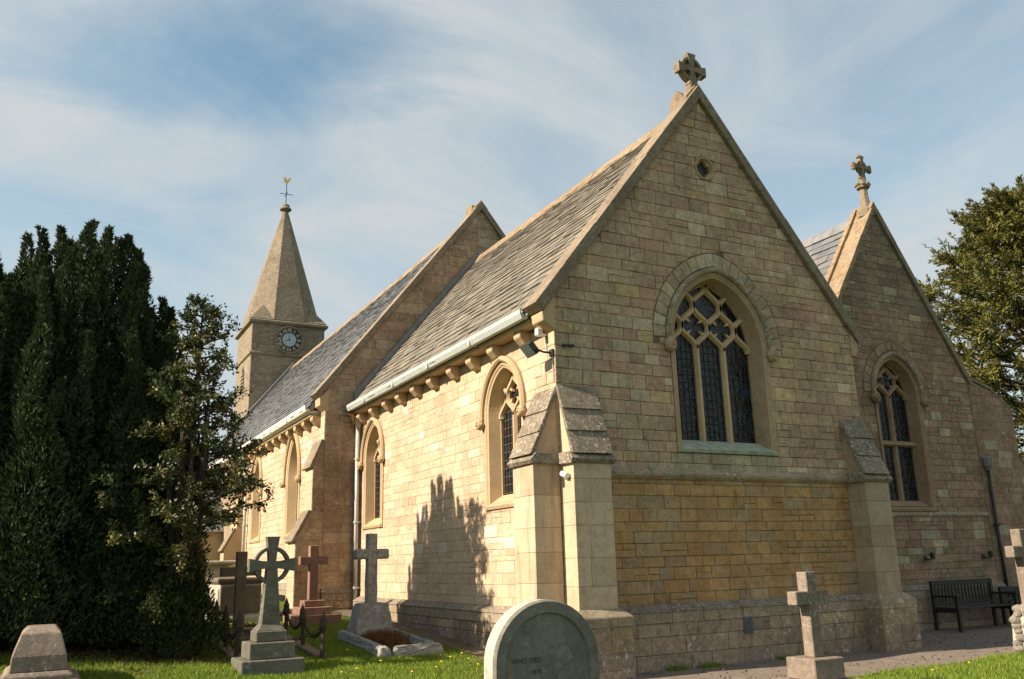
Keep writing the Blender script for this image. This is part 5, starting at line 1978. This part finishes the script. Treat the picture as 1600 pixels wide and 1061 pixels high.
# ------------------------------------------------------------------ foliage
def foliage(name, C_, D_, ln, wd, tone, mat, parent, seed, kite=0.45):
    """diamond leaf faces, vectorised"""
    rs_ = np.random.RandomState(seed)
    n = len(C_)
    D_ = D_ / np.linalg.norm(D_, axis=1, keepdims=True)
    rv = rs_.normal(size=(n, 3))
    sd = np.cross(D_, rv)
    sd /= np.linalg.norm(sd, axis=1, keepdims=True) + 1e-9
    nn = np.cross(D_, sd)
    ln = np.asarray(ln).reshape(-1, 1) * np.ones((n, 1))
    wd = np.asarray(wd).reshape(-1, 1) * np.ones((n, 1))
    mid = C_ + D_ * ln * kite + nn * wd * 0.25
    V = np.stack([C_, mid + sd * wd / 2, C_ + D_ * ln, mid - sd * wd / 2], 1).reshape(-1, 3)
    me = bpy.data.meshes.new(name)
    me.vertices.add(4 * n)
    me.vertices.foreach_set('co', V.astype(np.float32).ravel())
    me.loops.add(4 * n)
    me.loops.foreach_set('vertex_index', np.arange(4 * n, dtype=np.int32))
    me.polygons.add(n)
    me.polygons.foreach_set('loop_start', np.arange(0, 4 * n, 4, dtype=np.int32))
    me.polygons.foreach_set('loop_total', np.full(n, 4, dtype=np.int32))
    me.update(calc_edges=True)
    at = me.attributes.new('tone', 'FLOAT_COLOR', 'FACE')
    arr = np.ones((n, 4), dtype=np.float32)
    arr[:, :3] = tone
    at.data.foreach_set('color', arr.ravel())
    me.materials.append(M[mat])
    o = bpy.data.objects.new(name, me)
    COL.objects.link(o)
    if parent:
        o.parent = parent
        o.matrix_parent_inverse = Matrix.Translation(-parent.location)
    return o


def yew(label, cx, cy, top, Rm, nplume, per, seed, skirt=0.55, tone=(0.040, 0.058, 0.024), zbase=None):
    rs_ = np.random.RandomState(seed)
    zb = gz(cx, cy) if zbase is None else zbase
    t = thing('yew_tree', label, 'tree', (cx, cy, zb), 'dark upright yews')
    tr = MB()
    tr.tube([(cx, cy, zb - 0.2), (cx + 0.03, cy, zb + 0.8), (cx, cy + 0.05, zb + 2.5), (cx, cy, top - 1.5)], [0.30, 0.22, 0.16, 0.04], 10)
    for k in range(10):
        a = k * 2.4
        tr.tube([(cx, cy, zb + 0.5 + 0.12 * k), (cx + 0.5 * Rm * math.cos(a), cy + 0.5 * Rm * math.sin(a), zb + 1.3 + 0.15 * k), (cx + 0.72 * Rm * math.cos(a), cy + 0.72 * Rm * math.sin(a), zb + 3.0 + 0.1 * k)], [0.09, 0.06, 0.02], 6)
    obj('trunk', tr, 'bark', t)
    Cs, Ds, Ts = [], [], []
    for i in range(nplume):
        r_q = Rm * math.sqrt((i + 0.5) / nplume)
        a = i * 2.39996 + rs_.uniform(-0.3, 0.3)
        x = cx + r_q * math.cos(a)
        y = cy + r_q * math.sin(a)
        q = r_q / Rm
        tp = zb + (top - zb) * (1 - 0.06 * q - 0.36 * q ** 3.2) - abs(rs_.normal(0, 0.42))
        lo = zb + skirt if q > 0.62 else tp - 3.0
        lo = max(lo + rs_.uniform(-0.1, 0.25), zb + 0.05)
        rp = rs_.uniform(0.24, 0.36)
        n = int(per * (tp - lo) / 4.0)
        s = rs_.uniform(0, 1, n) ** 0.85
        zc = lo + (tp - lo) * s
        # several shoots twist round the plume so its edge is ragged
        wob = 0.10 * np.sin(zc * 4.1 + i)
        rad_ = rp * np.clip((1 - s) * 1.7, 0.06, 1) ** 0.9 * np.sqrt(rs_.uniform(0.30, 1.1, n)) * (1 + 0.35 * np.sin(zc * 7 + i * 1.7))
        ph = rs_.uniform(0, 2 * np.pi, n)
        lean = 0.10 * q
        px_ = x + rad_ * np.cos(ph) + wob * 0.6 + (zc - lo) * lean * math.cos(a) * -0.3
        py_ = y + rad_ * np.sin(ph) + wob * 0.4 + (zc - lo) * lean * math.sin(a) * -0.3
        Cs.append(np.stack([px_, py_, zc], 1))
        dd = np.stack([np.cos(ph) * 0.65, np.sin(ph) * 0.65, np.full(n, 0.8)], 1) + rs_.normal(0, 0.32, (n, 3))
        Ds.append(dd)
        base = np.array(tone) * rs_.uniform(0.75, 1.3)
        tt = base[None, :] * rs_.uniform(0.6, 1.5, (n, 1)) + np.array([0.012, 0.010, 0.0])[None, :] * rs_.uniform(0, 1, (n, 1)) ** 3
        Ts.append(tt)
    C_ = np.concatenate(Cs)
    n = len(C_)
    foliage('crown', C_, np.concatenate(Ds), rs_.uniform(0.05, 0.11, n), rs_.uniform(0.022, 0.038, n), np.concatenate(Ts), 'yew_leaf', t, seed + 1)
    return t


yew('dark upright yew beside the holly, facing the chancel wall', -6.16, 4.95, 7.36, 2.02, 104, 3000, 101, skirt=0.12)
yew('dark upright yew with several peaks behind the coped tomb', -8.45, 5.3, 7.40, 2.1, 96, 2500, 202, skirt=0.12)

yew('low dark yew bush filling the gap between tall yew and holly', -5.3, 4.5, 5.4, 0.9, 40, 3400, 606, skirt=0.05)
yew('dark upright yew farthest from the church behind the coped tomb', -10.7, 5.2, 7.65, 1.9, 60, 2300, 707, skirt=0.12)
yew('rounded dark green bush between the holly and the tall yew', -4.82, 3.95, 2.5, 0.6, 22, 4200, 808, skirt=0.03)
yew('small olive green bush hiding the stem of the holly', -4.52, 3.22, 1.95, 0.4, 14, 4200, 909, skirt=0.02, tone=(0.05, 0.062, 0.02))

# holly
def holly(cx, cy, top, seed):
    rs_ = np.random.RandomState(seed)
    zb = gz(cx, cy)
    t = thing('holly_tree', 'loose glossy holly growing against the dark yew', 'tree', (cx, cy, zb))
    tr = MB()
    tr.tube([(cx, cy, zb - 0.1), (cx + 0.05, cy, zb + 1.4), (cx - 0.02, cy + 0.04, zb + 3.2), (cx, cy, top - 0.15)], [0.075, 0.06, 0.04, 0.01], 8)
    Cs, Ds, Ts, Ls = [], [], [], []
    nb = 120
    for i in range(nb):
        z0 = zb + 0.22 + (top - zb - 0.37) * ((i + 0.5) / nb) ** 0.95
        q = (z0 - zb) / (top - zb)
        reach = 1.75 * (1 - q) ** 0.95 * min(1.0, 0.34 + q * 2.4) + 0.10
        a = i * 2.39996 + rs_.uniform(-0.4, 0.4)
        reach *= rs_.uniform(0.6, 1.12)
        p0 = np.array([cx, cy, z0])
        up_ = rs_.uniform(-0.05, 0.55) * reach
        p1 = p0 + np.array([math.cos(a) * reach, math.sin(a) * reach, up_])
        pm_ = (p0 + p1) / 2 + np.array([0, 0, 0.06 * reach])
        if p1[2] < 0.62 + max(0, p1[0] + 4.9) * 1.2:
            if p1[0] > cx - 0.3:
                continue
        tr.tube([tuple(p0), tuple(pm_), tuple(p1)], [0.02, 0.014, 0.005], 5)
        ntw = max(3, int(12.5 * (1.12 - q)))
        br = rs_.uniform(0.8, 1.35)
        for k in range(ntw):
            s = rs_.uniform(0.25, 1.03)
            c0_ = p0 + (p1 - p0) * s + np.array([0, 0, 0.06 * reach * 4 * s * (1 - s)])
            dv = np.array([math.cos(a), math.sin(a), 0.3]) * 0.6 + rs_.normal(0, 0.6, 3)
            dv /= np.linalg.norm(dv)
            L_ = rs_.uniform(0.14, 0.36)
            m_ = 40
            ts = rs_.uniform(0, 1, m_)
            pts = c0_ + dv[None, :] * (L_ * ts)[:, None] + rs_.normal(0, 0.028, (m_, 3))
            if rs_.uniform() < 0.5 and c0_[2] > 0.8 + max(0, c0_[0] + 4.9) * 1.2:
                tr.tube([tuple(c0_), tuple(c0_ + dv * L_)], [0.006, 0.003], 4)
            Cs.append(pts)
            Ds.append(dv[None, :] * 0.5 + rs_.normal(0, 0.6, (m_, 3)))
            b_ = np.array([0.055, 0.072, 0.020]) if rs_.uniform() < 0.65 else np.array([0.12, 0.115, 0.03])
            Ts.append(b_[None, :] * br * rs_.uniform(0.55, 1.4, (m_, 1)))
    obj('trunk', tr, 'bark', t)
    C_ = np.concatenate(Cs)
    ok = C_[:, 2] > 0.62 + np.clip(C_[:, 0] + 4.9, 0, 9) * 1.2
    C_ = C_[ok]
    Ds = [np.concatenate(Ds)[ok]]
    Ts = [np.concatenate(Ts)[ok]]
    n = len(C_)
    foliage('crown', C_, np.concatenate(Ds), rs_.uniform(0.045, 0.08, n), rs_.uniform(0.025, 0.04, n), np.concatenate(Ts), 'holly_leaf', t, seed + 1, 0.5)


holly(-4.42, 3.35, 5.85, 303)


def spray_tree(label, cx, cy, top, Rm, seed, nbr, tone, zlow=1.5):
    """broad yew with upswept feathery sprays"""
    rs_ = np.random.RandomState(seed)
    zb = gz(cx, cy)
    t = thing('broad_yew', label, 'tree', (cx, cy, zb), 'broad yews beyond the vestry')
    tr = MB()
    tr.tube([(cx, cy, zb - 0.3), (cx, cy, zb + 3), (cx, cy, top - 2)], [0.75, 0.6, 0.1], 12)
    Cs, Ds, Ts = [], [], []
    for i in range(nbr):
        q = (i + 0.5) / nbr
        z0 = zb + zlow + (top - zb - zlow) * q ** 0.9
        reach = Rm * (1 - q ** 1.8) ** 0.6 * rs_.uniform(0.72, 1.12)
        a = i * 2.39996 + rs_.uniform(-0.5, 0.5)
        dirh = np.array([math.cos(a), math.sin(a), 0])
        p0 = np.array([cx, cy, max(zb + 1.0, z0 - 0.45 * reach)])
        p1 = p0 + dirh * reach + np.array([0, 0, 0.55 * reach * rs_.uniform(0.6, 1.2)])
        p1[2] = min(p1[2], top)
        tr.tube([tuple(p0), tuple((p0 + p1) / 2 + np.array([0, 0, -0.08 * reach])), tuple(p1)], [0.09, 0.05, 0.012], 5)
        base = np.array(tone) * rs_.uniform(0.7, 1.35)
        nsh = 17
        for k in range(nsh):
            s = 1 - 0.62 * rs_.uniform(0, 1) ** 1.6
            c0_ = p0 + (p1 - p0) * s + np.array([0, 0, -0.08 * reach * 4 * s * (1 - s)])
            dv = dirh * rs_.uniform(0.3, 1.0) + np.array([0, 0, rs_.uniform(0.0, 0.7)]) + rs_.normal(0, 0.42, 3)
            dv /= np.linalg.norm(dv)
            L_ = rs_.uniform(0.6, 1.35)
            m_ = 46
            ts = rs_.uniform(0, 1, m_)
            droop = -0.35 * L_ * ts ** 2 * rs_.uniform(-0.3, 1)
            pts = c0_ + dv[None, :] * (L_ * ts)[:, None] + rs_.normal(0, 0.085, (m_, 3)) * (1.15 - ts)[:, None]
            pts[:, 2] += droop
            Cs.append(pts)
            Ds.append(dv[None, :] + rs_.normal(0, 0.5, (m_, 3)))
            Ts.append(base[None, :] * rs_.uniform(0.5, 1.5, (m_, 1)))
    obj('trunk', tr, 'bark', t)
    C_ = np.concatenate(Cs)
    n = len(C_)
    foliage('crown', C_, np.concatenate(Ds), rs_.uniform(0.12, 0.26, n), rs_.uniform(0.04, 0.08, n), np.concatenate(Ts), 'yew_leaf', t, seed + 1)


spray_tree('broad golden green yew rising behind the vestry buttress', 30.4, 10.4, 16.6, 6.6, 404, 250, (0.125, 0.122, 0.032))
spray_tree('lower darker yew filling the gap behind the vestry', 24.6, 15.5, 10.6, 4.4, 505, 150, (0.085, 0.09, 0.024))

# ------------------------------------------------------------------ grass and small plants
def blades(name, n, xr, yr, seed, keep, h=(0.035, 0.075), wdt=(0.006, 0.012), label=None):
    rs_ = np.random.RandomState(seed)
    x = rs_.uniform(xr[0], xr[1], n)
    y = rs_.uniform(yr[0], yr[1], n)
    k = keep(x, y)
    x, y = x[k], y[k]
    z = ground(x, y)
    n = len(x)
    clump = 0.5 + 0.5 * np.sin(x * 3.1 + 1.3 * np.sin(y * 2.3)) * np.sin(y * 2.7 + 1.1 * np.sin(x * 1.9))
    C_ = np.stack([x, y, z - 0.004], 1)
    D_ = np.stack([rs_.normal(0, 0.45, n), rs_.normal(0, 0.45, n), np.ones(n)], 1)
    g1, g2, g3 = np.array([0.15, 0.235, 0.024]), np.array([0.23, 0.32, 0.04]), np.array([0.29, 0.26, 0.08])
    u = rs_.uniform(0, 1, (n, 1))
    T = g1 + (g2 - g1) * np.clip(u * 0.7 + clump[:, None] * 0.4, 0, 1)
    T = np.where(rs_.uniform(0, 1, (n, 1)) < 0.08, g3, T) * rs_.uniform(0.75, 1.2, (n, 1))
    o = foliage(name, C_, D_, rs_.uniform(h[0], h[1], n) * (0.8 + 0.45 * clump), rs_.uniform(wdt[0], wdt[1], n), T, 'grass', None, seed + 1, 0.3)
    tag(o, label, 'grass', None, 'stuff')
    return o


def keep_l(x, y):
    k = np.ones_like(x, dtype=bool)
    k &= ~((x > -0.55) & (y > -0.1))
    for (a, b, c, d) in ((-1.66, 2.31, -1.03, 4.34), (-1.87, 2.1, -0.84, 2.31)):
        k &= ~((x > a) & (x < c) & (y > b) & (y < d))
    k &= ~((x > -0.4) & (y > -1.9))
    k &= ~((np.hypot(x + 6.15, y - 4.95) < 1.5) & (y > 3.6))
    return k


blades('grass', 210000, (-8.5, -0.2), (-0.6, 6.5), 1, keep_l, label='short green lawn grass south of the chancel')
blades('grass', 60000, (-8.5, -0.9), (6.5, 16), 2, keep_l, (0.04, 0.08), (0.01, 0.018), label='sunlit lawn grass beside the nave and the chest tombs')


def keep_r(x, y):
    e = -2.0 + 0.08 * (x - 3) + 0.05 * np.sin(x * 2.1) + 0.03 * np.sin(x * 5.3)
    return y < e + 0.05 * np.sin(x * 17) + 0.02


blades('grass', 60000, (1.2, 10), (-4.4, -1.3), 3, keep_r, label='lawn grass along the edge of the gravel path')
def keep_w(x, y):
    return (np.sin(x * 9.0) + np.sin(x * 3.3 + 1) > 0.3)


blades('grass', 2600, (0.8, 5.5), (-0.30, -0.16), 4, keep_w, (0.03, 0.10), (0.008, 0.02), label='straggling grass along the foot of the chancel gable wall')
n = 900
rs_ = np.random.RandomState(21)
x = rs_.uniform(-0.3, 9.0, n)
y = rs_.uniform(-1.9, 0.9, n)
C_ = np.stack([x, y, ground(x, y) + 0.016], 1)
o = foliage('fallen_leaves', C_, np.stack([rs_.normal(0, 1, n), rs_.normal(0, 1, n), rs_.uniform(0, 0.35, n)], 1), rs_.uniform(0.02, 0.05, n), rs_.uniform(0.012, 0.03, n), np.array([0.16, 0.095, 0.045]) * rs_.uniform(0.5, 1.4, (n, 1)), 'grass', None, 22, 0.5)
tag(o, 'small brown fallen leaves scattered on the path', 'leaves', None, 'stuff')
# dead brown plants inside the granite kerb
rs_ = np.random.RandomState(9)
n = 2600
x = rs_.normal(-1.34, 0.14, n)
y = rs_.normal(3.45, 0.25, n)
C_ = np.stack([x, y, ground(x, y)], 1)
T = np.array([0.20, 0.10, 0.035]) * rs_.uniform(0.5, 1.3, (n, 1))
o = foliage('dead_plants', C_, np.stack([rs_.normal(0, 0.5, n), rs_.normal(0, 0.5, n), np.ones(n)], 1), rs_.uniform(0.08, 0.26, n), rs_.uniform(0.008, 0.02, n), T, 'grass', None, 10, 0.4)
tag(o, 'withered brown plants inside the granite kerb', 'plants', None, 'stuff')
# fallen leaves and low growth under the yew
n = 5000
x = rs_.normal(-4.9, 0.75, n)
y = rs_.normal(3.6, 0.55, n)
C_ = np.stack([x, y, ground(x, y) + 0.005], 1)
T = np.array([0.085, 0.050, 0.022]) * rs_.uniform(0.5, 1.4, (n, 1))
o = foliage('leaf_litter', C_, np.stack([rs_.normal(0, 1, n), rs_.normal(0, 1, n), rs_.uniform(0, 0.8, n)], 1), rs_.uniform(0.05, 0.13, n), rs_.uniform(0.02, 0.05, n), T, 'grass', None, 11, 0.5)
tag(o, 'brown leaf litter and dead stalks under the yew and holly', 'leaf litter', None, 'stuff')
# tuft growing in the rain hopper
n = 160
C_ = np.array([-0.16, 8.80, 4.95]) + rs_.normal(0, 0.03, (n, 3))
o = foliage('hopper_weed', C_, rs_.normal(0, 0.7, (n, 3)) + np.array([-0.8, 0.0, -0.1]), rs_.uniform(0.1, 0.38, n), rs_.uniform(0.01, 0.025, n), np.array([0.28, 0.20, 0.09]) * rs_.uniform(0.6, 1.2, (n, 1)), 'grass', None, 12)
tag(o, 'dry straw coloured weed growing out of the rain hopper', 'weed')

rr = random.Random(12)
dand = [(-2.05, 1.55), (-1.3, 1.2), (-1.05, 1.45), (-0.78, 1.65), (-0.86, 1.25), (-1.5, 0.9), (-2.5, 1.2), (-2.75, 1.05), (-0.9, 0.85), (-1.9, 0.75), (-2.2, 2.6), (4.9, -2.35), (7.4, -2.1), (3.9, -2.55)]
proto = None
for i, (x, y) in enumerate(dand):
    z = gz(x, y)
    if proto is None:
        t = thing('dandelion', 'small yellow dandelion flower in the lawn', 'flower', (0, 0, 0), 'dandelions in the lawn')
        a = obj('stem', MB().tube([(0, 0, -0.02), (0.004, 0, 0.05), (0, 0, 0.085)], 0.004, 5), 'stem', t)
        b = obj('flower_head', MB().lathe((0, 0, 0.085), [(0.004, -0.006), (0.014, 0.0), (0.019, 0.006), (0.010, 0.012), (0.002, 0.013)], 9), 'flower', t)
        proto = (t, a, b)
        t.location = (x, y, z)
        continue
    t2 = proto[0].copy()
    COL.objects.link(t2)
    t2.location = (x, y, z)
    t2.rotation_euler = (0, 0, rr.uniform(0, 6))
    for ch in proto[1:]:
        c2 = ch.copy()
        COL.objects.link(c2)
        c2.parent = t2

SC.render.engine = 'CYCLES'
